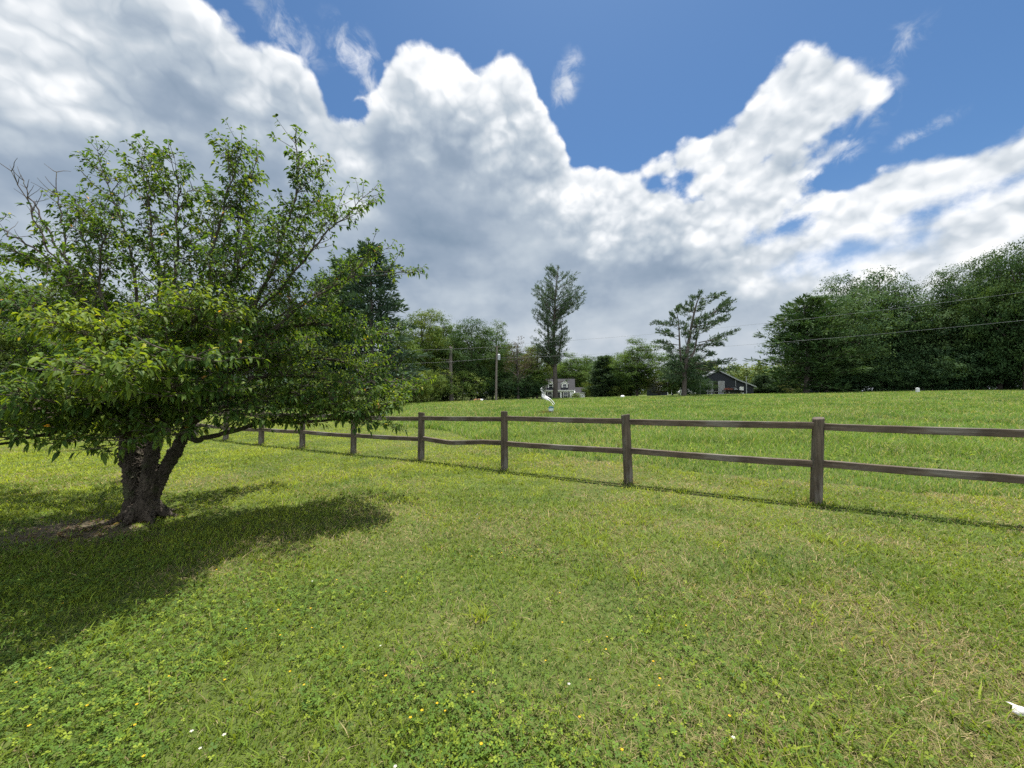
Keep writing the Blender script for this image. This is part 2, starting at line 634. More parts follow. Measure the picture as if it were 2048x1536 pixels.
def build_ground():
    s = np.linspace(-1, 1, 221)
    xs = np.sign(s) * (np.abs(s) * 26 + (np.abs(s) ** 5) * 1500)
    t = np.linspace(0, 1, 261)
    ys = -18 + t * 120 + t ** 7 * 1900
    X, Y = np.meshgrid(xs, ys)
    Z = ground_z(X, Y)
    v = np.stack([X, Y, Z], -1).reshape(-1, 3)
    nx, ny = len(xs), len(ys)
    i = np.arange(ny - 1)[:, None] * nx; j = np.arange(nx - 1)[None, :]
    q = np.stack([i + j, i + j + 1, i + nx + j + 1, i + nx + j], -1).reshape(-1, 4)
    m, b = new_mat('lawn_soil')
    co = coords()
    n1 = G.noise(co, .55, 5, .6)
    n2 = G.noise(co, 14, 6, .65)
    n3 = G.noise(co, 3.2, 5, .6)
    soil = G.ramp(n2, [(.3, (.030, .028, .014)), (.55, (.055, .062, .022)), (.75, (.13, .115, .06))])
    green = G.ramp(n2 * .6 + n3 * .4, [(.3, (.040, .064, .011)), (.5, (.070, .104, .018)), (.7, (.13, .140, .042))])
    c = G.mix(n1.step(.3, .7, .5, .85), soil, green)
    # bare earth round the tree trunk
    sp = G.node('ShaderNodeSeparateXYZ'); G.put(sp.inputs[0], co)
    x, y = G(sp.outputs[0]), G(sp.outputs[1])
    dx = (x - (TREE.x - .25)) * .60; dy = y - (TREE.y - .45)
    d = G.m('SQRT', dx * dx + dy * dy) + (G.noise(co, 1.3, 4, .6) - .5) * .9
    earth = G.ramp(n2 * .7 + n3 * .3, [(.3, (.040, .033, .022)), (.52, (.080, .066, .044)), (.72, (.14, .118, .082))])
    c = G.mix(d.step(.25, .70, 1.0, 0.0), c, earth)
    G.put(b.inputs['Base Color'], c)
    b.inputs['Roughness'].default_value = .95
    b.inputs['Specular IOR Level'].default_value = .15
    bn = G.node('ShaderNodeBump')
    bn.inputs['Strength'].default_value = .8; bn.inputs['Distance'].default_value = .03
    G.put(bn.inputs['Height'], n2)
    G.nt.links.new(bn.outputs[0], b.inputs['Normal'])
    o = link('ground', mesh_np('ground', v, quads=q, mats=[m], smooth=True))
    o['kind'] = 'structure'
    # a strip of bare reddish earth at the foot of the far wood
    y0 = np.linspace(0, 1, 40)
    px = 560 + 480 * y0
    yy = 48 + 12 * y0
    xx = (px - 1024) / F * yy
    rng = np.random.default_rng(3)
    w = 1.6 * (1 - y0 * .75) + rng.random(40) * .5
    vs = []
    for k in range(40):
        for e in (-.5, .5):
            a, bb = xx[k], yy[k] + e * w[k] * 2
            vs.append((a, bb, gz(a, bb) + .03))
    q = [(2 * k, 2 * k + 2, 2 * k + 3, 2 * k + 1) for k in range(39)]
    md = plain_mat('red_earth', (.14, .075, .045), .95, vary=.45, scale=1.5, spec=.1)
    o = link('dirt_strip', mesh_np('dirt_strip', vs, quads=q, mats=[md]))
    o['kind'] = 'structure'


build_ground()


# ------------------------------------------------------------------ grass
def blade_mesh(name, x, y, h, w, lean, col, rng, mat, z=None, flat=None):
    n = len(x)
    z = ground_z(x, y) if z is None else z
    a = rng.random(n) * 2 * math.pi
    b = a + math.pi / 2 + rng.normal(0, .5, n)
    sx, sy = np.cos(a) * w / 2, np.sin(a) * w / 2
    lx, ly = np.cos(b) * lean, np.sin(b) * lean
    v = np.empty((n, 5, 3), np.float32)
    base = np.stack([x, y, z - .004], -1)
    side = np.stack([sx, sy, 0 * sx], -1)
    mid = base + np.stack([lx * .32, ly * .32, h * .58], -1)
    tip = base + np.stack([lx, ly, h], -1)
    v[:, 0] = base - side; v[:, 1] = base + side
    v[:, 2] = mid + side * .85; v[:, 3] = mid - side * .85
    v[:, 4] = tip
    k = np.arange(n)[:, None] * 5
    quads = k + np.array([[0, 1, 2, 3]]); tris = k + np.array([[3, 2, 4]])
    cols = np.repeat(col[:, None, :], 5, 1).reshape(-1, 3)
    return mesh_np(name, v, tris, quads, cols, [mat])


def scatter(n, d0, d1, p, rng, wide=1.52):
    """Random ground points whose number per square metre falls off as distance**-p."""
    u = rng.random(n)
    e = 2 - p
    y = (d0 ** e + u * (d1 ** e - d0 ** e)) ** (1 / e)
    x = (rng.random(n) * 2 - 1) * (wide * y + .4)
    return x, y


def mixc(a, b, t): return a + (b - a) * t[:, None]


C_GREEN = np.array([.128, .184, .022]); C_DEEP = np.array([.056, .118, .020]); C_YEL = np.array([.240, .295, .032])
C_STRAW = np.array([.36, .29, .155]); C_TAN = np.array([.23, .19, .095]); C_BLUE = np.array([.075, .145, .055])


def lawn_colour(x, y, rng):
    n = len(x)
    c = np.repeat(C_GREEN[None], n, 0)
    c = mixc(c, C_DEEP, np.clip(rng.random(n) * 1.1 - .45, 0, 1))
    far = np.clip((y - 3.2) / 3.0, 0, 1)
    yel = np.clip((fnoise(x, y, .8, 71) - .40) / .15, 0, 1) * (.30 + .70 * far) + .25 * far
    c = mixc(c, C_YEL, yel * (.5 + .5 * rng.random(n)))
    c = mixc(c, C_BLUE, (fnoise(x, y, .7, 77) > .62) * .6 * rng.random(n))
    dry = dry_amount(x, y)
    pick = rng.random(n) < (.12 + .62 * dry + .06 * np.clip(x / 3, 0, 1))
    s = mixc(np.repeat(C_TAN[None], n, 0), C_STRAW, rng.random(n))
    c = np.where(pick[:, None], s, c)
    return c * (.50 + 1.0 * rng.random(n))[:, None], pick


def build_lawn():
    rng = np.random.default_rng(11)
    x, y = scatter(560000, .75, 26, 1.45, rng)
    # the lawn goes on beside and behind the viewer
    ex = (rng.random(420000) * 2 - 1) * 9.5; ey = -2.5 + 10 * rng.random(420000)
    k = np.abs(ex) > 1.52 * np.maximum(ey, 0) + .4 * (ey > .75)
    k &= (ey > .75) | (np.hypot(ex, ey) < 12)
    n0 = len(x)
    x = np.concatenate([x, ex[k]]); extra = np.arange(len(x)) >= n0; y = np.concatenate([y, ey[k]])
    side = fence_side(x, y)
    keep = side < mow_line(x) + (fnoise(x, y, 1.0, 91) - .5) * 1.2
    keep &= rng.random(len(x)) > dirt_amount(x, y) * .80
    x, y, extra = x[keep], y[keep], extra[keep]
    n = len(x)
    col, straw = lawn_colour(x, y, rng)
    lush = lush_amount(x, y)
    near = np.clip(1 - (y - 2) / 8, 0, 1)
    h = (.016 + .022 * rng.random(n) + .014 * lush) * (1.0 + .25 * (1 - near))
    h = np.where(rng.random(n) < .04, h * 1.9, h)
    w = (.0032 + .0030 * rng.random(n)) * np.clip(np.hypot(x * .66, y) / 2.4, .9, 4.0) ** .75
    w = np.where(extra, .010, w)
    lean = h * (.4 + 1.5 * rng.random(n))
    h = np.where(straw, h * .7, h); lean = np.where(straw, lean * 1.15, lean); w = np.where(straw, w * .72, w)
    o = link('lawn_grass', blade_mesh('lawn_grass', x, y, h, w, lean, col, rng, M['grass']))
    o['kind'] = 'stuff'; o['label'] = 'mown lawn grass with dry straw patches in front of the fence'
    # coarse tufts of wider blades
    tx, ty = scatter(230, 1.3, 9.0, 1.2, rng, 1.4)
    k = fence_side(tx, ty) < 1.0
    k &= dirt_amount(tx, ty) < .2
    tx, ty = tx[k], ty[k]
    pts, cc, hh = [], [], []
    for a, b in zip(tx, ty):
        m = rng.integers(12, 42)
        r = rng.random() * .09 + .03
        pts.append(np.stack([a + rng.normal(0, r, m), b + rng.normal(0, r, m)], -1))
        tint = mixc(np.repeat(C_GREEN[None], m, 0), C_YEL, np.full(m, rng.random() * .9))
        cc.append(tint * (.8 + .5 * rng.random(m))[:, None])
        hh.append(np.full(m, .040 + .045 * rng.random()) * (.6 + .6 * rng.random(m)))
    for a, b in POSTS:       # uncut grass round the feet of the posts
        m = 90
        t = rng.random(m) * 6.283; r = .075 + .11 * rng.random(m)
        pts.append(np.stack([a + np.cos(t) * r, b + np.sin(t) * r], -1))
        q = mixc(np.repeat(C_GREEN[None], m, 0), C_STRAW, (rng.random(m) < .3) * .9)
        cc.append(q * (.7 + .5 * rng.random(m))[:, None])
        hh.append(.05 + .10 * rng.random(m) ** 2)
    p = np.concatenate(pts); cc = np.concatenate(cc); hh = np.concatenate(hh)
    m = len(p)
    o = link('grass_tufts', blade_mesh('grass_tufts', p[:, 0], p[:, 1], hh, .006 + .005 * rng.random(m), hh * (.5 + 1.1 * rng.random(m)), cc, rng, M['grass']))
    o['kind'] = 'stuff'; o['label'] = 'coarse brighter grass tufts growing through the mown lawn'


def build_field():
    rng = np.random.default_rng(12)
    x, y = scatter(620000, 3.4, 74.0, 1.50, rng, 1.48)
    side = fence_side(x, y)
    keep = side > mow_line(x) + (fnoise(x, y, 1.0, 91) - .5) * 1.2
    x, y = x[keep], y[keep]
    n = len(x)
    c = np.repeat(C_GREEN[None] * np.array([.90, 1.10, 2.0]), n, 0)
    big = fnoise(x, y, 9.0, 101); sm = fnoise(x, y, 1.6, 103)
    c = mixc(c, C_DEEP, np.clip((sm - .48) / .2, 0, 1) * .75)
    c = mixc(c, C_YEL * np.array([.85, .95, 1.6]), np.clip((big - .38) / .3, 0, 1) * .5 * rng.random(n))
    pale = rng.random(n) < .14 + .18 * np.clip((fnoise(x, y, 3.0, 105) - .5) / .2, 0, 1)
    c = np.where(pale[:, None], mixc(np.repeat(np.array([[.27, .29, .13]]), n, 0), C_STRAW, rng.random(n) * .6), c)
    c *= (.7 + .6 * rng.random(n))[:, None]
    tall = np.clip((y - 6) / 6, .35, 1)
    h = (.10 + .13 * rng.random(n) + .08 * np.clip((sm - .4) / .3, 0, 1)) * tall
    w = (.007 + .006 * rng.random(n)) * np.clip(y / 6.5, 1, 9) ** .82
    o = link('field_grass', blade_mesh('field_grass', x, y, h, w, h * (.3 + .9 * rng.random(n)), c, rng, M['grass']))
    o['kind'] = 'stuff'; o['label'] = 'taller unmown meadow grass rising beyond the fence'
    # broad leaved weeds standing in the meadow
    wx, wy = scatter(230, 7.0, 30.0, 1.4, rng, 1.4)
    k = fence_side(wx, wy) > mow_line(wx) + .2
    wx, wy = wx[k], wy[k]
    V, T, Cc = [], [], []
    nb = 0
    for a, b in zip(wx, wy):
        z = gz(a, b); m = rng.integers(7, 16); s = .06 + .07 * rng.random()
        col = mixc(np.repeat(C_GREEN[None], m, 0), C_YEL, rng.random(m) * .6) * (.7 + .5 * rng.random())
        for q in range(m):
            t = rng.random() * 6.283; zz = z + .05 + .30 * rng.random(); r = s * (.4 + .6 * rng.random())
            dx, dy = math.cos(t), math.sin(t)
            V += [(a, b, zz), (a + dx * r - dy * r * .28, b + dy * r + dx * r * .28, zz + r * .5), (a + dx * r * 2, b + dy * r * 2, zz + r * .35), (a + dx * r + dy * r * .28, b + dy * r - dx * r * .28, zz + r * .5)]
            T.append((nb, nb + 1, nb + 2, nb + 3)); nb += 4
            Cc += [col[q]] * 4
    o = link('meadow_weeds', mesh_np('meadow_weeds', V, quads=T, cols=np.array(Cc), mats=[M['grass']]))
    o['kind'] = 'stuff'; o['label'] = 'broad leaved weeds scattered through the meadow beyond the fence'


def build_clover():
    rng = np.random.default_rng(13)
    x, y = scatter(120000, .8, 6.2, 1.3, rng, 1.5)
    k = rng.random(len(x)) < clover_amount(x, y) * .62 + .04
    k &= (rng.random(len(x)) > dirt_amount(x, y)) & (fence_side(x, y) < .5)
    x, y = x[k], y[k]
    n = len(x)
    z = ground_z(x, y) + .022 + .028 * rng.random(n)
    a0 = rng.random(n) * 6.283
    s = .0055 + .0055 * rng.random(n)
    tilt = rng.normal(0, .35, (n, 2))
    V = np.empty((n, 3, 4, 3), np.float32)
    ctr = np.stack([x, y, z], -1)
    for j in range(3):
        a = a0 + j * 2.094
        d = np.stack([np.cos(a), np.sin(a)], -1); p = np.stack([-d[:, 1], d[:, 0]], -1)
        for q, (u, v) in enumerate(((0, 0), (.95, .62), (1.55, 0), (.95, -.62))):
            off = (d * u + p * v) * s[:, None]
            V[:, j, q, :2] = ctr[:, :2] + off
            V[:, j, q, 2] = ctr[:, 2] + off[:, 0] * tilt[:, 0] + off[:, 1] * tilt[:, 1] + (.25 * abs(v)) * s
    c = mixc(np.repeat(np.array([[.120, .195, .024]]), n, 0), np.array([.080, .145, .030]), rng.random(n))
    c = mixc(c, C_YEL, (rng.random(n) < .18) * .8)
    c *= (.75 + .5 * rng.random(n))[:, None]
    q = np.arange(n * 12).reshape(-1, 4)
    o = link('clover', mesh_np('clover', V, quads=q, cols=np.repeat(c[:, None, :], 12, 1).reshape(-1, 3), mats=[M['grass']]))
    o['kind'] = 'stuff'; o['label'] = 'low clover leaves spread through the near lawn'
    # small yellow and white flower heads
    fx, fy = scatter(190, 1.3, 4.6, 1.0, rng, 1.25)
    k = (fx < 1.1) & (fnoise(fx, fy, 1.2, 131) > .45) & (dirt_amount(fx, fy) < .05)
    fx, fy = fx[k], fy[k]
    V, Q, Cc = [], [], []
    nb = 0
    for a, b in zip(fx, fy):
        yel = rng.random() < .90
        r = (.0055 if yel else .0062) * (.8 + .4 * rng.random())
        z = gz(a, b) + .055 + .02 * rng.random()
        t0 = rng.random() * 6.28
        col = (.75, .46, .015) if yel else (.62, .60, .52)
        for j in range(5):
            t = t0 + j * 1.2566
            c1, s1, c2, s2 = math.cos(t - .5), math.sin(t - .5), math.cos(t + .5), math.sin(t + .5)
            V += [(a, b, z), (a + c1 * r * .8, b + s1 * r * .8, z + r * .5), (a + math.cos(t) * r * 1.2, b + math.sin(t) * r * 1.2, z + r * .45), (a + c2 * r * .8, b + s2 * r * .8, z + r * .5)]
            Q.append((nb, nb + 1, nb + 2, nb + 3)); nb += 4
            Cc += [col] * 4
        # the stalk
        V += [(a - .0007, b, gz(a, b)), (a + .0007, b, gz(a, b)), (a + .0007, b, z), (a - .0007, b, z)]
        Q.append((nb, nb + 1, nb + 2, nb + 3)); nb += 4
        Cc += [tuple(C_GREEN)] * 4
    o = link('lawn_flowers', mesh_np('lawn_flowers', V, quads=Q, cols=np.array(Cc), mats=[M['flower']]))
    o['kind'] = 'stuff'; o['label'] = 'tiny yellow and white wildflowers dotted in the near lawn'


def build_litter():
    rng = np.random.default_rng(15)
    n = 420
    a = rng.random(n) * 6.283; r = np.abs(rng.normal(0, .75, n))
    x = TREE.x - .2 + np.cos(a) * r * 1.3; y = TREE.y - .4 + np.sin(a) * r
    z = ground_z(x, y) + .004 + .012 * rng.random(n)
    N = np.stack([rng.normal(0, .4, n), rng.normal(0, .4, n), np.ones(n)], -1); N /= np.linalg.norm(N, axis=1, keepdims=True)
    A = np.cross(N, rng.normal(0, 1, (n, 3))); A /= np.linalg.norm(A, axis=1, keepdims=True); B = np.cross(N, A)
    s = (.012 + .022 * rng.random(n))[:, None]
    Pn = np.stack([x, y, z], -1)
    V = np.stack([Pn - A * s, Pn + B * s * .5 + N * s * .2, Pn + A * s, Pn - B * s * .5 + N * s * .2], 1)
    c = mixc(np.repeat(np.array([[.11, .07, .04]]), n, 0), np.array([.20, .15, .09]), rng.random(n)) * (.5 + .8 * rng.random(n))[:, None]
    o = link('leaf_litter', mesh_np('leaf_litter', V, quads=np.arange(n * 4).reshape(-1, 4), cols=np.repeat(c[:, None, :], 4, 1).reshape(-1, 3), mats=[M['grass']]))
    o['kind'] = 'stuff'; o['label'] = 'dry brown leaf litter on the bare earth under the dogwood'


build_litter()
build_lawn()
build_field()
build_clover()


# ------------------------------------------------------------------ fence
def build_fence():
    f = thing('rail_fence', 'weathered brown two rail timber fence running between lawn and meadow', 'fence')
    hts = [1.16, 1.165, 1.147, 1.145, 1.07, 1.04, 1.03, 1.02, 1.0, 1.0, 1.0]
    leans = [(.0, 0), (.055, 0), (-.045, 0), (-.006, 0), (.0, .01), (.01, 0), (-.01, 0), (.012, 0), (0, 0), (.01, 0), (0, 0)]
    tops = [1.03, 1.045, 1.03, 1.01, .955, .93, .92, .90, .885, .88, .88]
    lows = [.53, .535, .535, .515, .475, .46, .45, .44, .43, .43, .43]
    rng = np.random.default_rng(5)
    for i, (x, y) in enumerate(POSTS):
        z0 = gz(x, y)
        n = 20
        hs = [-.12, -.02, .1, .25, .4, .55, .7, .85, .96, .985, 1.0]
        th = np.arange(n) / n * 6.283
        lump = 1 + .035 * np.sin(th * 2 + rng.random() * 6) + .025 * np.sin(th * 3 + rng.random() * 6)
        vs, qs = [], []
        for k, hh in enumerate(hs):
            r = .0735 * (1.03 - .07 * max(hh, 0)) * (1 + rng.normal(0, .008))
            if hh > .98: r *= .955 if hh == 1.0 else .99
            t = max(hh, 0)
            for j in range(n):
                tz = hts[i] * hh + (.012 * math.sin(th[j] + i) if hh > .97 else 0)
                vs.append((r * lump[j] * math.cos(th[j]) + leans[i][0] * t, r * lump[j] * math.sin(th[j]) + leans[i][1] * t, tz))
        for k in range(len(hs) - 1):
            for j in range(n):
                a = k * n + j; b = k * n + (j + 1) % n
                qs.append((a, b, b + n, a + n))
        me = bpy.data.meshes.new('post')
        me.from_pydata(vs, [], qs + [tuple((len(hs) - 1) * n + j for j in range(n))])
        me.polygons.foreach_set('use_smooth', np.array([1] * len(qs) + [0], bool))
        me.materials.append(M['post'])
        me.update()
        link('post', me, f, (x, y, z0))
    for i in range(len(POSTS) - 1):
        for kind, arr, sag in (('top', tops, .006), ('low', lows, .010)):
            lean = lambda k, h: Vector((leans[k][0] * h / hts[k], leans[k][1] * h / hts[k], 0))
            a = Vector((*POSTS[i], gz(*POSTS[i]) + arr[i])) + lean(i, arr[i])
            b = Vector((*POSTS[i + 1], gz(*POSTS[i + 1]) + arr[i + 1])) + lean(i + 1, arr[i + 1])
            step = .012 * rng.normal()
            a = a + Vector((0, 0, step)); b = b + Vector((0, 0, .012 * rng.normal()))
            d = b - a; L = d.length
            ux = d.normalized()
            uy = Vector((0, 0, 1)).cross(ux).normalized(); uz = ux.cross(uy)
            # the rails are let into the posts and end inside them
            m0, m1 = .03, L - .03
            vs, fs = [], []
            K = 13
            hz, hy = .046, .040
            for k in range(K):
                t = k / (K - 1)
                s = m0 + (m1 - m0) * t
                bow = -sag * 4 * t * (1 - t) + rng.normal(0, .0012)
                if i == 3 and kind == 'low': bow += -.055 * max(0, 1 - abs(t - .62) / .38)   # the low rail that has come down
                side = .006 * math.sin(t * 5 + i)
                c = 1 + rng.normal(0, .012)
                for (yy, zz) in ((-hy, -hz * .86), (-hy * .86, -hz), (hy * .86, -hz), (hy, -hz * .86), (hy, hz * .86), (hy * .86, hz), (-hy * .86, hz), (-hy, hz * .86)):
                    vs.append((s, yy * c + side, zz * c + bow))
            for k in range(K - 1):
                for j in range(8):
                    p, q = k * 8 + j, k * 8 + (j + 1) % 8
                    fs.append((p, p + 8, q + 8, q))
            fs.append(tuple(range(8))); fs.append(tuple(range((K - 1) * 8 + 7, (K - 1) * 8 - 1, -1)))
            me = bpy.data.meshes.new('rail')
            me.from_pydata(vs, [], fs)
            me.materials.append(M['rail'])
            me.update()
            o = link('rail', me, f)
            mt = Matrix((ux, uy, uz)).transposed().to_4x4()
            mt.translation = a
            o.matrix_local = mt
    return f


build_fence()


# ------------------------------------------------------------------ the dogwood on the lawn
def unit(v):
    return v / (np.linalg.norm(v) + 1e-9)


def leaf_cloud(P, D, L, W, cols, rng, droop=.55, fold=.35):
    """Pointed drooping leaves: 8 corners each, folded along the midrib."""
    n = len(P)
    D = D / (np.linalg.norm(D, axis=1, keepdims=True) + 1e-9)
    S = np.cross(D, np.array([[0, 0, 1.0]])); S /= np.linalg.norm(S, axis=1, keepdims=True) + 1e-6
    roll = rng.normal(0, .45, n)[:, None]
    N = np.cross(S, D)
    S, N = S * np.cos(roll) + N * np.sin(roll), N * np.cos(roll) - S * np.sin(roll)
    dr = (droop * (.5 + rng.random(n)))[:, None]
    L = L[:, None]; W = W[:, None]

    def at(t):
        # bends down along its length
        return P + D * (L * t * (1 - .18 * dr * t)) - np.array([[0, 0, 1.0]]) * (L * dr * t * t * .8)
    up = N * fold
    V = np.empty((n, 8, 3), np.float32)
    V[:, 0] = at(0.0)
    m1, m2 = at(.34), at(.70)
    V[:, 1] = m1; V[:, 2] = m1 + (S + up) * W * .5; V[:, 3] = m1 + (-S + up) * W * .5
    V[:, 4] = m2; V[:, 5] = m2 + (S + up) * W * .40; V[:, 6] = m2 + (-S + up) * W * .40
    V[:, 7] = at(1.0)
    k = np.arange(n)[:, None] * 8
    tri = np.concatenate([k + np.array([[a, b, c]]) for a, b, c in ((0, 1, 2), (0, 3, 1), (5, 4, 7), (4, 6, 7))])
    quad = np.concatenate([k + np.array([[a, b, c, d]]) for a, b, c, d in ((2, 1, 4, 5), (1, 3, 6, 4))])
    return V.reshape(-1, 3), tri, quad, np.repeat(cols[:, None, :], 8, 1).reshape(-1, 3)


def build_dogwood():
    rng = np.random.default_rng(77)
    root = thing('dogwood_tree', 'spreading green dogwood with a short forked trunk standing on the lawn', 'tree')
    A = lambda px, py, y: np.array(px_to(px, py, y))
    limbs = []
    twigs = Tubes()
    LP, LD, LS, LT = [], [], [], []
    UP = np.array([0, 0, 1.0])
    C0 = np.array([TREE.x, TREE.y, 1.2])

    # trunk: three stems grown together at the foot
    tr = Tubes()
    def stem(ctrl, rad):
        p = smooth_path(ctrl, 9)
        r = np.interp(np.linspace(0, 1, len(p)), np.linspace(0, 1, len(rad)), rad)
        tr.add(p, r * np.interp(np.linspace(0, 1, len(p)), [0, .25, 1], [.88, .78, .80]), 18, .035, rng, cap=True)
    y = 4.66
    stem([A(272, 1052, y), A(271, 1035, y), A(272, 1000, y), A(270, 950, y), A(264, 912, y), A(258, 885, y - .03), A(262, 850, y - .05)], [.20, .155, .118, .112, .118, .10, .075])
    stem([A(293, 1052, y - .05), A(293, 1035, y - .05), A(296, 1000, y - .05), A(300, 960, y - .03), A(306, 915, y), A(318, 850, y + .05), A(326, 800, y + .06)], [.17, .125, .098, .092, .092, .078, .062])
    stem([A(300, 1052, y + .10), A(302, 1030, y + .10), A(312, 990, y + .10), A(330, 945, y + .08), A(352, 905, y + .05), A(378, 855, y + .02), A(400, 800, y)], [.17, .115, .088, .085, .085, .072, .060])
    stem([A(283, 1045, y + .18), A(284, 1000, y + .17), A(288, 950, y + .16), A(285, 880, y + .25), A(282, 810, y + .45)], [.17, .10, .09, .075, .055])
    for a in range(7):           # roots flaring into the earth
        t = a / 7 * 6.283 + .3
        c = np.array([TREE.x + .05, TREE.y, 0])
        d = np.array([math.cos(t), math.sin(t), 0])
        tr.add(smooth_path([c + d * .07 + UP * .17, c + d * .18 + UP * .06, c + d * .34 - UP * .03], 5), np.linspace(.075, .03, 11), 10, .05, rng, cap=True)
    # knobbly left shoulder where an old limb was lost
    tr.add(smooth_path([A(268, 935, y), A(256, 915, y - .05), A(247, 903, y - .08)], 5), np.linspace(.09, .055, 11), 12, .1, rng, cap=True)
    me = tr.mesh('trunk', M['dogwood_bark'])
    trunk = link('trunk', me, root)
    rm = trunk.modifiers.new('fuse', 'REMESH'); rm.mode = 'VOXEL'; rm.voxel_size = .011; rm.use_smooth_shade = True
    tx = bpy.data.textures.new('bark_lumps', 'CLOUDS'); tx.noise_scale = .045; tx.noise_depth = 3
    dm = trunk.modifiers.new('lumps', 'DISPLACE'); dm.texture = tx; dm.strength = .022; dm.mid_level = .5
    solid = bpy.data.meshes.new_from_object(trunk.evaluated_get(bpy.context.evaluated_depsgraph_get()))
    trunk.modifiers.clear()
    trunk.data = solid
    # furrowed bark: ridges that run up the stems
    nv = len(solid.vertices)
    co = np.empty(nv * 3, np.float32); solid.vertices.foreach_get('co', co); co = co.reshape(-1, 3)
    nr = np.empty(nv * 3, np.float32); solid.vertex_normals.foreach_get('vector', nr); nr = nr.reshape(-1, 3)
    th = np.arctan2(nr[:, 1], nr[:, 0])
    rid = np.abs(vnoise(th * 2.1, co[:, 2] * 1.6 + co[:, 0], .24, 3) - .5) * 2
    rid2 = np.abs(vnoise(th * 2.1 + 9, co[:, 2] * 3.0 + co[:, 1], .10, 4) - .5) * 2
    co += nr * (.030 * (rid - .45) + .016 * (rid2 - .45))[:, None]
    solid.vertices.foreach_set('co', co.ravel()); solid.update()

    cols_kind = {}

    def leaves_on(p, d, n, size, tone):
        """A whorl or pair of leaves at a twig point."""
        for q in range(n):
            a = rng.random() * 6.283
            s = np.cross(d, UP); s = unit(s) if np.linalg.norm(s) > .1 else np.array([1, 0, 0])
            t = np.cross(s, d)
            out = unit(s * math.cos(a) + t * math.sin(a))
            dr = unit(out * .9 + d * .55 + UP * rng.normal(.12, .25))
            LP.append(p + out * .01); LD.append(dr); LS.append(size * (.65 + .6 * rng.random())); LT.append(tone)

    def twig(p, d, length, tone, size, bare=0.0, leafy=1.0):
        n = max(3, int(length / .040))
        pts = [p]; dd = unit(d)
        for k in range(n):
            dd = unit(dd + rng.normal(0, .11, 3) + UP * .05)
            pts.append(pts[-1] + dd * length / n)
        twigs.add(pts, np.linspace(.0042, .0016, len(pts)), 4)
        if rng.random() < bare: return pts
        for k in range(1, n + 1):
            if rng.random() < .82 * leafy:
                leaves_on(pts[k], unit(pts[k] - pts[k - 1]), 2, size, tone)
        leaves_on(pts[-1], dd, 5, size, tone)
        return pts

    def branch(p, d, length, r, tone, size, lift=.08, bare=0.0, leafy=1.0):
        n = max(4, int(length / .11))
        pts = [p]; dd = unit(d)
        for k in range(n):
            dd = unit(dd + rng.normal(0, .13, 3) + UP * lift * .5)
            pts.append(pts[-1] + dd * length / n)
        twigs.add(pts, np.linspace(r, .0022, len(pts)), 5)
        for k in range(1, n + 1):
            ax = unit(pts[k] - pts[k - 1])
            for s in (-1, 1):
                if rng.random() < .70:
                    side = np.cross(ax, UP)
                    side = unit(side) if np.linalg.norm(side) > .15 else unit(rng.normal(0, 1, 3))
                    dr = unit(ax * .55 + side * s * .8 + UP * rng.normal(.08, .15))
                    twig(pts[k], dr, .10 + .20 * rng.random(), tone, size, bare, leafy)
        twig(pts[-1], dd, .16, tone, size, bare, leafy)

    def limb(ctrl, r0, r1, start=.22, nb=None, blen=(.40, .95), tone=.5, size=.064, up=.0, spread=1.0, bare=0.0, leafy=1.0, per=7):
        p = smooth_path(ctrl, per)
        # slight crookedness
        k = len(p)
        w = np.cumsum(rng.normal(0, .010, (k, 3)), 0); w -= np.linspace(0, 1, k)[:, None] * w[-1]
        p = p + w
        limbs.append((p, np.linspace(r0, r1, k)))
        seg = np.linalg.norm(np.diff(p, axis=0), axis=1); s = np.concatenate([[0], np.cumsum(seg)]); T = s[-1]
        nb = int((nb or int(T / .105)) * 1.08)
        for q in range(nb):
            t = start + (1 - start) * (q + rng.random()) / nb
            i = min(np.searchsorted(s, t * T), k - 1); i = max(i, 1)
            ax = unit(p[i] - p[i - 1])
            a = rng.random() * 6.283
            side = unit(np.array([math.cos(a), math.sin(a), 0]))
            outw = p[i] - C0; outw[2] = 0
            dr = unit(ax * .45 + side * .75 * spread + unit(outw) * .28 + UP * (rng.normal(.06, .13) + up))
            ln = (blen[0] + (blen[1] - blen[0]) * rng.random()) * (1 - .45 * t)
            branch(p[i], dr, ln, .0075 - .003 * t, tone + rng.normal(0, .18), size, .08, bare, leafy)
        branch(p[-1], unit(p[-1] - p[-2]), .28, .006, tone, size, .1, bare, leafy)
        return p

    f = 4.66
    # low wide limbs, tier by tier; the third number is metres ahead of the camera
    limb([A(378, 868, f), A(400, 886, 4.55), A(440, 872, 4.55), (A(520, 846, 4.6)), A(620, 846, 4.75), A(700, 838, 4.85), A(755, 822, 4.9)], .036, .008, .30, 24, (.25, .55), .65, up=.10)
    limb([A(262, 880, f), A(230, 835, 4.2), A(150, 822, 3.75), A(60, 815, 3.4), A(-60, 812, 3.2)], .045, .010, .15, 26, (.35, .75), .75)
    limb([A(270, 860, f), A(235, 800, 4.4), A(140, 770, 4.2), A(30, 770, 4.1), A(-150, 780, 4.1)], .042, .010, .2, 26, (.4, .9), .5)
    limb([A(318, 850, f), A(310, 800, 4.1), A(290, 770, 3.55), A(262, 752, 3.1), A(225, 745, 2.75)], .042, .009, .3, 24, (.3, .65), .9)
    limb([A(326, 800, f), A(345, 760, 4.2), A(360, 735, 3.7), A(385, 722, 3.2)], .040, .009, .25, 20, (.3, .7), .6)
    limb([A(390, 830, f), A(440, 780, 4.6), A(530, 752, 4.75), A(640, 752, 4.95), A(745, 782, 5.1)], .040, .009, .22, 28, (.35, .75), .6)
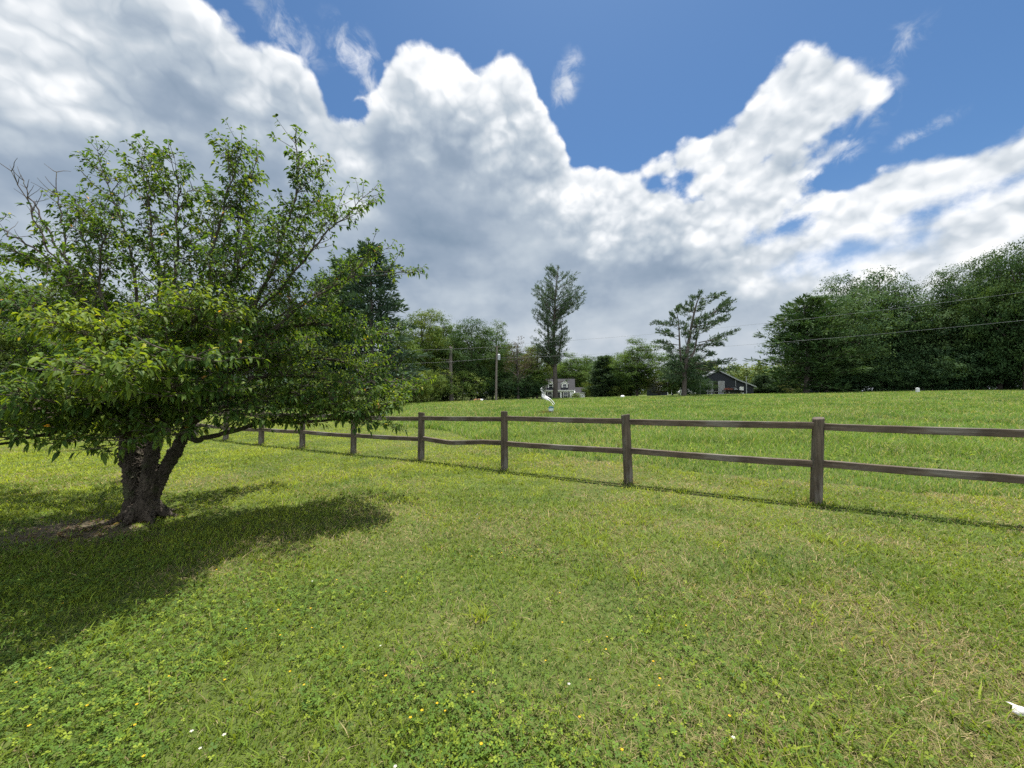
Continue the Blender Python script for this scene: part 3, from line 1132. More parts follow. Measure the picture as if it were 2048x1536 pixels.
    limb([A(400, 800, f), A(470, 745, 4.9), A(580, 715, 5.3), A(690, 725, 5.7), A(790, 770, 5.9)], .040, .009, .22, 30, (.4, .85), .55)
    limb([A(400, 800, f), A(450, 720, 4.5), A(540, 665, 4.8), A(640, 650, 5.0), A(725, 665, 5.1)], .040, .009, .22, 30, (.4, .85), .45)
    limb([A(282, 810, 5.1), A(230, 740, 5.6), A(150, 690, 6.1), A(60, 670, 6.5)], .042, .010, .25, 26, (.4, .9), .4)
    limb([A(282, 810, 5.1), A(300, 720, 5.9), A(330, 660, 6.6), A(360, 640, 7.2)], .042, .010, .2, 24, (.4, .9), .4)
    limb([A(400, 800, 4.75), A(430, 730, 5.5), A(500, 690, 6.2), A(590, 680, 6.8)], .040, .010, .2, 26, (.4, .9), .45)
    limb([A(262, 850, f), A(220, 740, 4.3), A(150, 670, 4.0), A(60, 630, 3.85), A(-60, 610, 3.8)], .045, .010, .25, 30, (.4, .95), .4)
    limb([A(318, 850, f), A(295, 720, 4.1), A(255, 690, 3.7), A(215, 672, 3.35), A(180, 672, 3.15)], .040, .008, .4, 20, (.25, .55), 1.15)
    limb([A(326, 800, f), A(350, 690, 4.1), A(385, 640, 3.7), A(420, 630, 3.4)], .038, .009, .35, 20, (.3, .6), .85)
    # the lowest skirt, hanging round the fork of the trunk
    low = [([A(255, 885, 4.6), A(210, 862, 4.2), A(120, 868, 3.7), A(20, 885, 3.35), A(-70, 905, 3.1)], .7, 30), ([A(255, 880, 4.6), A(190, 850, 4.5), A(90, 850, 4.4), A(-60, 870, 4.3)], .55, 30),
           ([A(300, 870, 4.6), A(290, 850, 4.25), A(270, 862, 3.9), A(245, 872, 3.6)], .7, 18), ([A(318, 850, f), A(325, 838, 4.3), A(335, 850, 3.95), A(340, 868, 3.75)], .6, 18),
           ([A(330, 840, f), A(370, 815, 4.2), A(420, 812, 4.1), A(470, 822, 4.0)], .55, 22), ([A(390, 840, f), A(450, 812, 4.6), A(550, 808, 4.7), A(660, 822, 4.8), A(740, 842, 4.8)], .6, 32),
           ([A(400, 810, f), A(480, 790, 4.9), A(580, 790, 5.2), A(680, 805, 5.4)], .45, 28), ([A(318, 850, f), A(312, 800, 4.0), A(330, 775, 3.6), A(350, 780, 3.3)], .7, 20),
           ([A(262, 860, f), A(215, 815, 4.1), A(160, 800, 3.6), A(110, 805, 3.2)], .75, 24), ([A(285, 850, 5.0), A(250, 810, 5.4), A(180, 800, 5.8), A(90, 810, 6.0)], .35, 26),
           ([A(326, 800, f), A(360, 770, 4.3), A(400, 765, 3.9), A(440, 775, 3.6)], .6, 22)]
    for c, tn, nb in low:
        limb(c, .030, .006, .16, int(nb * .62), (.22, .55), tn, up=.03, leafy=.85)
    # rising limbs that carry the upper crown
    rise = [
        ([A(270, 850, 5.0), A(280, 720, 5.1), A(262, 560, 5.2), A(225, 420, 5.3), A(186, 312, 5.3)], .045),
        ([A(326, 800, f), A(318, 660, 4.8), A(300, 520, 4.9), A(285, 400, 5.0), A(268, 300, 5.0)], .042),
        ([A(326, 800, f), A(340, 660, 4.6), A(345, 540, 4.6), A(352, 430, 4.6), A(345, 335, 4.6)], .040),
        ([A(400, 800, f), A(400, 660, 4.6), A(410, 540, 4.6), A(440, 400, 4.6), A(476, 298, 4.6)], .042),
        ([A(400, 800, f), A(440, 660, 4.9), A(470, 540, 5.0), A(480, 420, 5.0), A(495, 335, 5.0)], .036),
        ([A(400, 800, f), A(470, 650, 4.6), A(525, 520, 4.5), A(570, 400, 4.5), A(600, 312, 4.5)], .040),
        ([A(400, 800, f), A(480, 640, 5.1), A(560, 520, 5.3), A(600, 440, 5.3), A(622, 388, 5.3)], .034),
        ([A(400, 800, f), A(490, 660, 4.7), A(580, 560, 4.7), A(650, 470, 4.7), A(718, 398, 4.7)], .036),
        ([A(400, 800, f), A(500, 680, 5.4), A(600, 610, 5.6), A(700, 560, 5.7), A(826, 538, 5.8)], .036),
        ([A(300, 800, 5.0), A(240, 680, 5.2), A(190, 580, 5.3), A(160, 470, 5.4), A(140, 410, 5.4)], .036),
        ([A(262, 850, f), A(200, 700, 4.6), A(150, 600, 4.6), A(100, 530, 4.6), A(20, 520, 4.6)], .036),
        ([A(300, 800, 5.0), A(330, 680, 5.6), A(390, 570, 5.9), A(420, 470, 6.0), A(425, 400, 6.0)], .036),
        ([A(326, 800, f), A(370, 690, 4.3), A(440, 590, 4.1), A(500, 520, 4.0), A(540, 480, 4.0)], .034),
        ([A(262, 850, f), A(240, 720, 4.5), A(200, 600, 4.4), A(190, 520, 4.4), A(205, 450, 4.4)], .034),
        ([A(400, 800, f), A(520, 680, 4.6), A(620, 600, 4.8), A(690, 560, 4.9), A(745, 500, 5.0)], .034),
    ]
    for ri, (c, r) in enumerate(rise):
        c = c[:-1] + [c[-2] + (c[-1] - c[-2]) * .74]
        p = limb(c, r * .62, .0042, .12, 14 if ri in (7, 8, 14) else 25, (.18, .62), .40, .062, up=.16, spread=.7, leafy=(.5 if ri in (7, 8, 14) else .9))
        # thin upright shoots near the top
        for q in range(4):
            i = int(len(p) * (.45 + .5 * rng.random()))
            i = min(i, len(p) - 2)
            b = p[i]
            d = unit(unit(p[i + 1] - p[i]) + np.array([rng.normal(0, .38), rng.normal(0, .3), .55]))
            ln = .20 + .34 * rng.random()
            pts = [b]
            for k in range(9):
                d = unit(d + rng.normal(0, .07, 3) + UP * .04)
                pts.append(pts[-1] + d * ln / 9)
            twigs.add(pts, np.linspace(.006, .002, len(pts)), 5)
            for k in range(3, 10):
                if rng.random() < .8:
                    s = unit(rng.normal(0, 1, 3) * np.array([1, 1, .4]))
                    twig(pts[k], unit(d * .7 + s * .7), .05 + .07 * rng.random(), .4, .060)
    # bare dead shoots at the west side
    for c in ([A(200, 640, 4.4), A(130, 560, 4.4), A(75, 470, 4.4), A(45, 400, 4.4), A(8, 338, 4.4)], [A(170, 620, 4.5), A(125, 520, 4.5), A(112, 440, 4.5), A(100, 340, 4.5)],
              [A(160, 580, 4.5), A(100, 480, 4.5), A(60, 410, 4.5), A(30, 355, 4.5)], [A(120, 560, 4.4), A(70, 500, 4.4), A(0, 462, 4.4), A(-40, 430, 4.4)]):
        p = smooth_path(c, 6)
        p = p + rng.normal(0, .012, p.shape)
        limbs.append((p, np.linspace(.014, .003, len(p))))
        for q in range(16):
            i = rng.integers(len(p) // 3, len(p))
            twig(p[i], unit(np.array([rng.normal(0, .8), rng.normal(0, .6), .6])), .08 + .16 * rng.random(), .3, .07, bare=.88 if i > len(p) * .5 else .45)

    for p, r in limbs:
        t = Tubes(); t.add(p, r, 8, .03, rng, cap=True)
        link('limb', t.mesh('limb', M['dogwood_bark']), root)
    P = np.array(LP); D = np.array(LD); S = np.array(LS); T = np.array(LT)
    n = len(P)
    base = np.array([.062, .118, .026]); bright = np.array([.150, .205, .030]); deep = np.array([.036, .080, .026])
    c = mixc(np.repeat(base[None], n, 0), deep, np.clip(.75 - T + rng.normal(0, .2, n), 0, 1))
    c = mixc(c, bright, np.clip(T - .45 + rng.normal(0, .22, n), 0, 1))
    odd = rng.random(n)
    c = np.where((odd < .0025)[:, None], np.array([[.36, .20, .05]]), c)
    c = np.where((odd > .994)[:, None], np.array([[.30, .30, .05]]), c)
    c *= (.75 + .5 * rng.random(n))[:, None]
    print('dogwood leaves', n, 'twig verts', twigs.n)
    V, tri, quad, lc = leaf_cloud(P, D, S * 1.0, S * .41, c, rng, .62)
    tv = np.concatenate(twigs.v); tq = np.concatenate(twigs.q) + len(V)
    cols = np.concatenate([lc, np.full((len(tv), 3), .06)])
    fm = np.concatenate([np.zeros(len(quad)), np.ones(len(tq)), np.zeros(len(tri))])
    link('crown', mesh_np('crown', np.concatenate([V, tv]), tri, np.concatenate([quad, tq]), cols, [M['leaf'], M['twig']], True, fm), root)


build_dogwood()


# ------------------------------------------------------------------ far trees
def quads_at(P, N, size, asp, rng, up=None):
    """Small bent leaf-clump faces at P facing N."""
    n = len(P)
    N = N / (np.linalg.norm(N, axis=1, keepdims=True) + 1e-9)
    r = rng.normal(0, 1, (n, 3)) if up is None else up
    A = np.cross(N, r); A /= np.linalg.norm(A, axis=1, keepdims=True) + 1e-9
    B = np.cross(N, A)
    s = size[:, None]
    V = np.empty((n, 4, 3), np.float32)
    V[:, 0] = P - A * s * .5
    V[:, 1] = P + B * s * asp * .5 + N * s * .10
    V[:, 2] = P + A * s * .5 - N * s * .08
    V[:, 3] = P - B * s * asp * .5 + N * s * .10
    return V


TONES = {
    'mid': ((.048, .095, .022), (.105, .165, .034)),
    'dark': ((.030, .066, .022), (.070, .118, .034)),
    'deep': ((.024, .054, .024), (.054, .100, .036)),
    'grove': ((.036, .078, .030), (.085, .140, .050)),
    'light': ((.070, .120, .024), (.150, .195, .040)),
    'yellow': ((.066, .118, .026), (.140, .190, .042)),
    'olive': ((.060, .078, .022), (.115, .120, .035)),
    'pine': ((.042, .076, .040), (.090, .135, .064)),
    'brown': ((.060, .052, .036), (.095, .085, .055)),
    'blue': ((.030, .058, .034), (.058, .095, .055)),
}


def broadleaf_mesh(seed, H, W, base=.12, clumps=75, per=125, size=.34, tone='mid', open_=0.0, top=1.0):
    rng = np.random.default_rng(seed)
    lo, hi = (np.array(c) for c in TONES[tone])
    tr = Tubes()
    lean = rng.normal(0, .02, 2) * H
    tp = smooth_path([(0, 0, -.4), (lean[0] * .2, lean[1] * .2, H * .25), (lean[0] * .6, lean[1] * .6, H * .55), (lean[0], lean[1], H * .88)], 5)
    tr.add(tp, np.linspace(H * .021, H * .004, len(tp)), 8, .05, rng)
    ctr, rad = [], []
    tries = 0
    while len(ctr) < clumps and tries < 4000:
        tries += 1
        d = rng.normal(0, 1, 3); d /= np.linalg.norm(d)
        r = (.50 + .50 * rng.random() ** .6)
        t = (d[2] * r + 1) / 2
        # egg shaped crown, wider below the middle
        wid = (.72 + .55 * t) if t < .42 else (1.0 - .34 * ((t - .42) / .58) ** 2)
        p = np.array([d[0] * r * W / 2 * wid, d[1] * r * W / 2 * wid, H * base + (H * top * .96 - H * base) * t])
        p[:2] *= 1 + .18 * math.sin(3 * math.atan2(d[1], d[0]) + seed) + .10 * rng.normal()
        p[2] *= 1 + .035 * rng.normal()
        q = W * (.10 + .10 * rng.random())
        if any(np.linalg.norm(p - c) < (q + s) * .50 for c, s in zip(ctr, rad)): continue
        ctr.append(p); rad.append(q)
    Vs, Cs = [], []
    for c, q in zip(ctr, rad):
        n = int(per * 1.5 * (q / (W * .125)) ** 2 * (1 - open_ * rng.random()))
        # the clump is made of boughs: small sprays set round its surface
        m = int(13 + 6 * rng.random())
        sd = rng.normal(0, 1, (m, 3)); sd /= np.linalg.norm(sd, axis=1, keepdims=True)
        sd[:, 2] = sd[:, 2] * .75 + .12
        w = rng.integers(0, m, n)
        g = rng.normal(0, 1, (n, 3)) * np.array([.22, .22, .12])
        P = c + (sd[w] * (.55 + .45 * rng.random((m, 1)))[w] * np.array([1.1, 1.1, .85]) + g) * q
        N = sd[w] * .6 + g * 1.6 + np.array([0, 0, .45]) + rng.normal(0, .20, (n, 3))
        bk = rng.normal(0, .16, m)[w]
        sz = size * .72 * (.55 + .85 * rng.random(n))
        Vs.append(quads_at(P, N, sz, .62, rng))
        k = np.clip(.45 + .24 * rng.normal() + bk * 1.3 + rng.normal(0, .07, n), 0, 1)
        col = lo + (hi - lo) * k[:, None]
        Cs.append(np.repeat(col[:, None, :], 4, 1).reshape(-1, 3))
        if rng.random() < .55:
            i = rng.integers(len(tp) // 3, len(tp) - 1)
            a = tp[i]
            if a[2] < c[2] + .5:
                m = (a + c) / 2 + np.array([0, 0, -.04 * H * rng.random()])
                tr.add(smooth_path([a, m, c], 4), np.linspace(H * .0075, H * .0015, 9), 5)
    V = np.concatenate(Vs).reshape(-1, 3); C_ = np.concatenate(Cs)
    crown = mesh_np('crown', V, quads=np.arange(len(V)).reshape(-1, 4), cols=C_, mats=[M['far_leaf']])
    return tr.mesh('trunk', M['bark']), crown


class Needles:
    def __init__(self, rng, tone):
        self.rng, self.V, self.C = rng, [], []
        self.lo, self.hi = (np.array(c) for c in TONES[tone])

    def tuft(self, p, d, n, length, width, k=.5):
        rng = self.rng
        dd = unit(np.asarray(d, float)) + rng.normal(0, .55, (n, 3)) + np.array([0, 0, .18])
        dd /= np.linalg.norm(dd, axis=1, keepdims=True)
        ln = (length * (.6 + .7 * rng.random(n)))
        S = np.cross(dd, rng.normal(0, 1, (n, 3))); S /= np.linalg.norm(S, axis=1, keepdims=True) + 1e-9
        w = (width * (.6 + .8 * rng.random(n)))[:, None]
        P = np.asarray(p) + rng.normal(0, length * .22, (n, 3))
        V = np.empty((n, 4, 3), np.float32)
        V[:, 0] = P; V[:, 1] = P + dd * ln[:, None] * .5 + S * w * .5
        V[:, 2] = P + dd * ln[:, None]; V[:, 3] = P + dd * ln[:, None] * .5 - S * w * .5
        self.V.append(V.reshape(-1, 3))
        c = self.lo + (self.hi - self.lo) * np.clip(k + rng.normal(0, .25, n), 0, 1)[:, None]
        self.C.append(np.repeat(c[:, None, :], 4, 1).reshape(-1, 3))

    def mesh(self):
        V = np.concatenate(self.V)
        return mesh_np('crown', V, quads=np.arange(len(V)).reshape(-1, 4), cols=np.concatenate(self.C), mats=[M['needle']])


def pine_branch(tr, nd, a, b, rng, r0, tufts=9, start=.3, length=.55, width=.13, sag=.06, side=.5, n=9):
    a, b = np.asarray(a, float), np.asarray(b, float)
    L = np.linalg.norm(b - a)
    m = (a + b) / 2 + np.array([0, 0, -sag * L]) + rng.normal(0, .04 * L, 3)
    p = smooth_path([a, m, b], 6)
    tr.add(p, np.linspace(r0, r0 * .2, len(p)), 5)
    d = unit(b - a)
    tone = .45 + .2 * rng.normal()
    for q in range(tufts):
        t = start + (1 - start) * (q + rng.random()) / tufts
        c = p[min(int(t * (len(p) - 1)), len(p) - 1)]
        s = unit(np.cross(d, [0, 0, 1.0])) * rng.normal(0, side) * L * .22 * (1.25 - t) if side else 0
        nd.tuft(c + s + np.array([0, 0, .02 * L]), d + unit(rng.normal(0, 1, 3)) * .5 + np.array([0, 0, .2]), n, length, width, tone)
    nd.tuft(b, d, n, length, width, tone)


def conifer_mesh(seed, H, W, base=.10, gap=.035, tone='pine', power=.8, droop=-.10, tufts=9, ragged=.3, length=.6, width=.15, n=8):
    rng = np.random.default_rng(seed)
    tr = Tubes(); nd = Needles(rng, tone)
    tp = smooth_path([(0, 0, -.4), (.01 * H, 0, H * .4), (0, .01 * H, H * .98)], 8)
    tr.add(tp, np.linspace(H * .016, H * .002, len(tp)), 8, .04, rng)
    z = H * base
    while z < H * .985:
        t = (z / H - base) / (1 - base)
        L = W / 2 * ((1 - t) ** power) * (min(1, .55 + t * 3)) + .25
        a0 = rng.random() * 6.28
        m = 5 if t < .8 else 4
        for j in range(m):
            if rng.random() < ragged * .4: continue
            a = a0 + j * 6.283 / m + rng.normal(0, .25)
            l = L * (1 + ragged * rng.normal() * .6)
            if l < .2: continue
            s = np.array([np.interp(z, tp[:, 2], tp[:, 0]), np.interp(z, tp[:, 2], tp[:, 1]), z])
            e = s + np.array([math.cos(a) * l, math.sin(a) * l, l * (droop + .55 * t + rng.normal(0, .08))])
            pine_branch(tr, nd, s, e, rng, .012 * l + .01, max(3, int(tufts * l / (W / 2) + 2)), .22, length, width, n=n)
        z += H * gap * (1.1 - .55 * t)
    return tr.mesh('trunk', M['bark']), nd.mesh()


PROTO = {}


def proto(kind):
    if kind not in PROTO:
        b, c = broadleaf_mesh, conifer_mesh
        PROTO[kind] = {
            'oak': lambda: b(1, 15, 12, .10, 95, 190, .30, 'dark'),
            'grove_mid': lambda: b(21, 15, 12, .06, 80, 190, .30, 'grove'),
            'maple': lambda: b(2, 15, 10, .14, 80, 180, .30, 'mid'),
            'ash': lambda: b(3, 15, 8.5, .22, 60, 170, .28, 'mid', .4),
            'poplar': lambda: b(4, 15, 8, .16, 70, 170, .28, 'light', .3),
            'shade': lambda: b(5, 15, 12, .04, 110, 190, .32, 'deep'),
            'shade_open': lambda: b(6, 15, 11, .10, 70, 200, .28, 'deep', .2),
            'bush': lambda: b(7, 5, 6, .0, 60, 110, .22, 'light'),
            'yellow_bush': lambda: b(8, 5, 6, .0, 55, 100, .22, 'yellow', .3),
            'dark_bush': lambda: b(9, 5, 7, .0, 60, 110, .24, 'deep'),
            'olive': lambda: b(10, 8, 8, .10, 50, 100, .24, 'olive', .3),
            'bare': lambda: b(11, 13, 7, .25, 45, 55, .26, 'brown', .5),
            'spruce': lambda: c(12, 17, 8, .12, .034, 'blue', .75, -.12),
            'cedar': lambda: c(13, 10, 4.5, .03, .030, 'pine', .6, .10, length=.5),
            'larch': lambda: c(14, 17, 9, .06, .036, 'dark', .6, -.02, ragged=.5, length=.7),
            'young': lambda: b(15, 9, 6, .06, 55, 110, .28, 'mid'),
        }[kind]()
        m = PROTO[kind]
        v = m[1].vertices
        co = np.empty(len(v) * 3, np.float32); v.foreach_get('co', co); co = co.reshape(-1, 3)
        PROTO[kind] = (m[0], m[1], float(np.percentile(co[:, 2], 99.7)), float(np.percentile(np.abs(co[:, 0]), 97) * 2))
    return PROTO[kind]


def tree(kind, px, y, top, wide, name, label, cat='tree', group=None, rz=None, sink=0.0):
    """One tree: stands y metres ahead; top is the row of its tip, wide its breadth in columns."""
    tm, cm, h0, w0 = proto(kind)
    s = spot(px, y)
    H = CAM_H + (HOR - top) / F * y - s.z
    Wd = wide / F * y
    r = random.Random(int(px * 7 + y))
    t = thing(name, label, cat, (s.x, s.y, s.z - sink), r.random() * 6.28 if rz is None else rz, group)
    k = Wd / w0
    t.scale = (k, k, H / h0)
    link('trunk', tm, t); link('crown', cm, t)
    return t


WOOD = 'trees of the wood behind the dogwood'
for i, (px, y, tp, w, kd) in enumerate([(-1300, 30, 480, 330, 'oak'), (-1080, 33, 520, 300, 'maple'), (-900, 36, 520, 300, 'oak'), (-720, 38, 540, 260, 'poplar'), (-560, 41, 550, 240, 'oak'), (-400, 43, 570, 220, 'maple'), (-230, 46, 560, 230, 'oak'), (-120, 44, 590, 190, 'maple'), (-20, 47, 556, 190, 'oak'), (75, 45, 566, 170, 'poplar'), (165, 47, 572, 150, 'maple'),
                                        (250, 48, 590, 150, 'oak'), (335, 46, 600, 150, 'maple'), (420, 49, 590, 150, 'oak'), (505, 47, 605, 140, 'ash'), (580, 50, 590, 150, 'oak'), (640, 53, 585, 130, 'maple')]):
    tree(kd, px, y, tp, w, 'woodland_tree', 'green leafy tree in the wood seen through and around the dogwood crown', 'tree', WOOD)
for i, px in enumerate((-60, 20, 110, 200, 300, 395, 470, 545, 615, 665)):
    tree(('dark_bush', 'bush')[i % 2], px, 43 + (i % 3), 735 + (i * 7) % 25, 130, 'undergrowth_shrub', 'low leafy shrub at the foot of the wood behind the dogwood', 'shrub', 'shrubs at the foot of the wood behind the dogwood')

tree('spruce', 738, 48, 486, 170, 'tall_conifer', 'tall dark blue-green conifer rising just beside the dogwood crown', rz=.4)
tree('larch', 690, 56, 520, 130, 'conifer', 'second dark conifer standing behind the tall blue-green one')
tree('larch', 655, 52, 560, 120, 'conifer', 'shorter dark conifer almost hidden behind the edge of the dogwood crown')
tree('ash', 800, 60, 640, 110, 'woodland_tree', 'green tree at the shoulder of the tall blue-green conifer')
tree('poplar', 845, 66, 622, 100, 'woodland_tree', 'tall airy light green tree, highest of the wood beside the broken trunk')
tree('maple', 885, 70, 630, 95, 'woodland_tree', 'round green tree rising directly behind the broken pine trunk')
tree('oak', 942, 68, 640, 125, 'woodland_tree', 'broad dark green tree between the broken trunk and the utility pole')
tree('ash', 985, 70, 642, 85, 'woodland_tree', 'dark green tree with ragged top right behind the utility pole')
tree('oak', 1012, 78, 690, 90, 'woodland_tree', 'low dark tree filling the gap beyond the utility pole')
tree('bare', 1036, 69, 674, 80, 'dying_tree', 'half bare brownish tree between the utility pole and the tall pine')
tree('poplar', 1074, 76, 690, 70, 'woodland_tree', 'soft light green tree leaning over the chimney of the white house')
tree('young', 1066, 74, 735, 60, 'young_tree', 'small light green tree beside the gable of the white house')
tree('bush', 826, 56, 742, 90, 'shrub', 'sunlit green shrub at the wood edge below the tall conifer', 'shrub')
tree('yellow_bush', 862, 60, 738, 80, 'shrub', 'yellow-green shrub before the wood on the conifer side of the broken trunk', 'shrub')
tree('yellow_bush', 925, 63.5, 742, 82, 'shrub', 'rounded yellow-green shrub on the pole side of the broken trunk', 'shrub')
tree('dark_bush', 780, 55, 752, 100, 'shrub', 'dark shrub in the shade below the tall conifer', 'shrub')
tree('dark_bush', 895, 66, 748, 90, 'shrub', 'dark shrub directly behind the broken pine trunk', 'shrub')
tree('dark_bush', 965, 68, 742, 90, 'shrub', 'dark shrub behind the brush pile', 'shrub')
tree('dark_bush', 1015, 70, 742, 80, 'shrub', 'dark shrub beside the foot of the utility pole', 'shrub')
tree('dark_bush', 1052, 72, 750, 70, 'shrub', 'dark shrub below the half bare brownish tree', 'shrub')
tree('bush', 1152, 92, 786, 18, 'garden_shrub', 'small rounded shrub before the low wing of the white house', 'shrub')
for i, (px, tp) in enumerate([(790, 690), (832, 680), (872, 690), (912, 680), (960, 685), (1000, 700), (1045, 705)]):
    tree(('shade', 'oak')[i % 2], px, 88 + (i % 3) * 3, tp, 85, 'woodland_tree', 'dark tree in the rear rank of the wood behind the utility pole', 'tree', 'rear trees of the wood')
# beyond the white house
tree('maple', 1140, 112, 706, 90, 'tree', 'green tree rising behind the roof of the white house')
tree('oak', 1172, 118, 712, 80, 'tree', 'dark green tree behind the low wing of the white house')
tree('oak', 1105, 118, 712, 80, 'tree', 'dark tree behind the chimney of the white house')
tree('poplar', 1192, 125, 722, 70, 'tree', 'pale green tree farther back beyond the white house wing')
tree('cedar', 1211, 92, 712, 62, 'dark_conifer', 'dense dark conifer between the white house and the round tree', rz=1.0)
tree('bush', 1182, 95, 762, 34, 'shrub', 'bright green shrub between the white house and the dense dark conifer', 'shrub')
tree('bush', 1240, 88, 772, 50, 'shrub', 'low green shrub at the foot of the dense dark conifer', 'shrub')
tree('maple', 1274, 84, 678, 108, 'tree', 'big round green tree between the dense dark conifer and the spreading pine')
tree('shade', 1262, 88, 715, 90, 'tree', 'dark tree half hidden behind the big round green tree')
tree('olive', 1318, 80, 752, 62, 'small_tree', 'small olive and rust tinted tree before the dark shed')
tree('young', 1345, 78, 738, 50, 'young_tree', 'young green tree between the olive tinted one and the spreading pine')
tree('shade', 1372, 74, 690, 70, 'tree', 'dark leafy tree growing up behind the spreading pine trunk')
tree('dark_bush', 1395, 84, 748, 60, 'shrub', 'dark shrub under the spreading pine near the barn', 'shrub')
# beyond the barn
tree('cedar', 1523, 128, 750, 40, 'cedar', 'dark cedar just beyond the low eave of the barn')
tree('cedar', 1553, 130, 746, 48, 'cedar', 'dark bushy cedar between the barn cedar and the big trees of the grove')
tree('olive', 1580, 100, 762, 34, 'small_tree', 'small pale tree at the near edge of the big grove')
# the dark grove
for i, px in enumerate(range(1620, 2200, 48)):
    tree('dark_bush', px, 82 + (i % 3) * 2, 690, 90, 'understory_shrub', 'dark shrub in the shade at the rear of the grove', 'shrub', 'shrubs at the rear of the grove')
GROVE = [('larch', 1612, 67, 596, 150, 'layered tree with drooping outer boughs at the open end of the grove'),
         ('grove_mid', 1652, 69, 585, 170, 'dark broad tree second from the open end of the grove'),
         ('shade_open', 1700, 75, 552, 150, 'tall dark tree with sky showing through its top, in the grove'),
         ('grove_mid', 1752, 73, 540, 165, 'tallest round-topped tree of the open half of the grove'),
         ('shade_open', 1793, 71, 590, 100, 'loose dark tree above the white barrel in the grove'),
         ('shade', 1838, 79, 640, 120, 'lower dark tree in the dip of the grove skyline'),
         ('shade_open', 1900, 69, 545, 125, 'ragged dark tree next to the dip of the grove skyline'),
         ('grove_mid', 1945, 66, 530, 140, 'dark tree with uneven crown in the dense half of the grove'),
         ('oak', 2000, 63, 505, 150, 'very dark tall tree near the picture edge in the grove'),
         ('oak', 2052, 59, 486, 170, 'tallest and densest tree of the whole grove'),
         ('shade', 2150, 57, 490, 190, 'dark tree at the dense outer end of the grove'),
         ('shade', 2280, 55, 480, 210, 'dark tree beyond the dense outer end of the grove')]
for kd, px, y, tp, w, lb in GROVE:
    tree(kd, px, y, tp, w, 'grove_tree', lb, 'tree', 'trees of the dark grove')
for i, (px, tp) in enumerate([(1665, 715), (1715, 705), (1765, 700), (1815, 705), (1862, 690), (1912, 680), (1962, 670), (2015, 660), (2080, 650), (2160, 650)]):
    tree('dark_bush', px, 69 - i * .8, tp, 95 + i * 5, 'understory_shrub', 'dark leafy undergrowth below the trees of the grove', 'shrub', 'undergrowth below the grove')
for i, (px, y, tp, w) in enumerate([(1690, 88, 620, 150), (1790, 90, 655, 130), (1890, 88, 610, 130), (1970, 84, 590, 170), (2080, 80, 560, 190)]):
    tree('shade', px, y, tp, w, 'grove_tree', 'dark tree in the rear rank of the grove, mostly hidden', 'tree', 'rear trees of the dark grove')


def build_distant_wood():
    rng = np.random.default_rng(44)
    V, C_ = [], []
    lo, hi = np.array((.075, .120, .040)), np.array((.150, .195, .070))
    for i in range(150):
        y = 175 + 60 * rng.random()
        px = 1010 + 700 * rng.random()
        s = spot(px, y)
        H = (16 + 4 * rng.random()) * (1.0 if px > 1400 else .85)
        W = 7 + 4 * rng.random()
        k0 = rng.random()
        n = 420
        d = rng.normal(0, 1, (n, 3)); d /= np.linalg.norm(d, axis=1, keepdims=True)
        P = np.array([s.x, s.y, s.z + H * .55 - 4]) + d * np.array([W / 2, W / 2, H * .48]) * (.7 + .3 * rng.random((n, 1)))
        V.append(quads_at(P, d + rng.normal(0, .6, (n, 3)) + np.array([0, 0, .5]), .8 + .7 * rng.random(n), .7, rng).reshape(-1, 3))
        c = lo + (hi - lo) * np.clip(k0 + rng.normal(0, .25, n), 0, 1)[:, None]
        C_.append(np.repeat(c[:, None, :], 4, 1).reshape(-1, 3))
    V = np.concatenate(V)
    o = link('distant_woods', mesh_np('distant_woods', V, quads=np.arange(len(V)).reshape(-1, 4), cols=np.concatenate(C_), mats=[M['far_leaf']]))
    o['kind'] = 'stuff'; o['label'] = 'pale green wooded ridge far beyond the barn and the white house'


build_distant_wood()


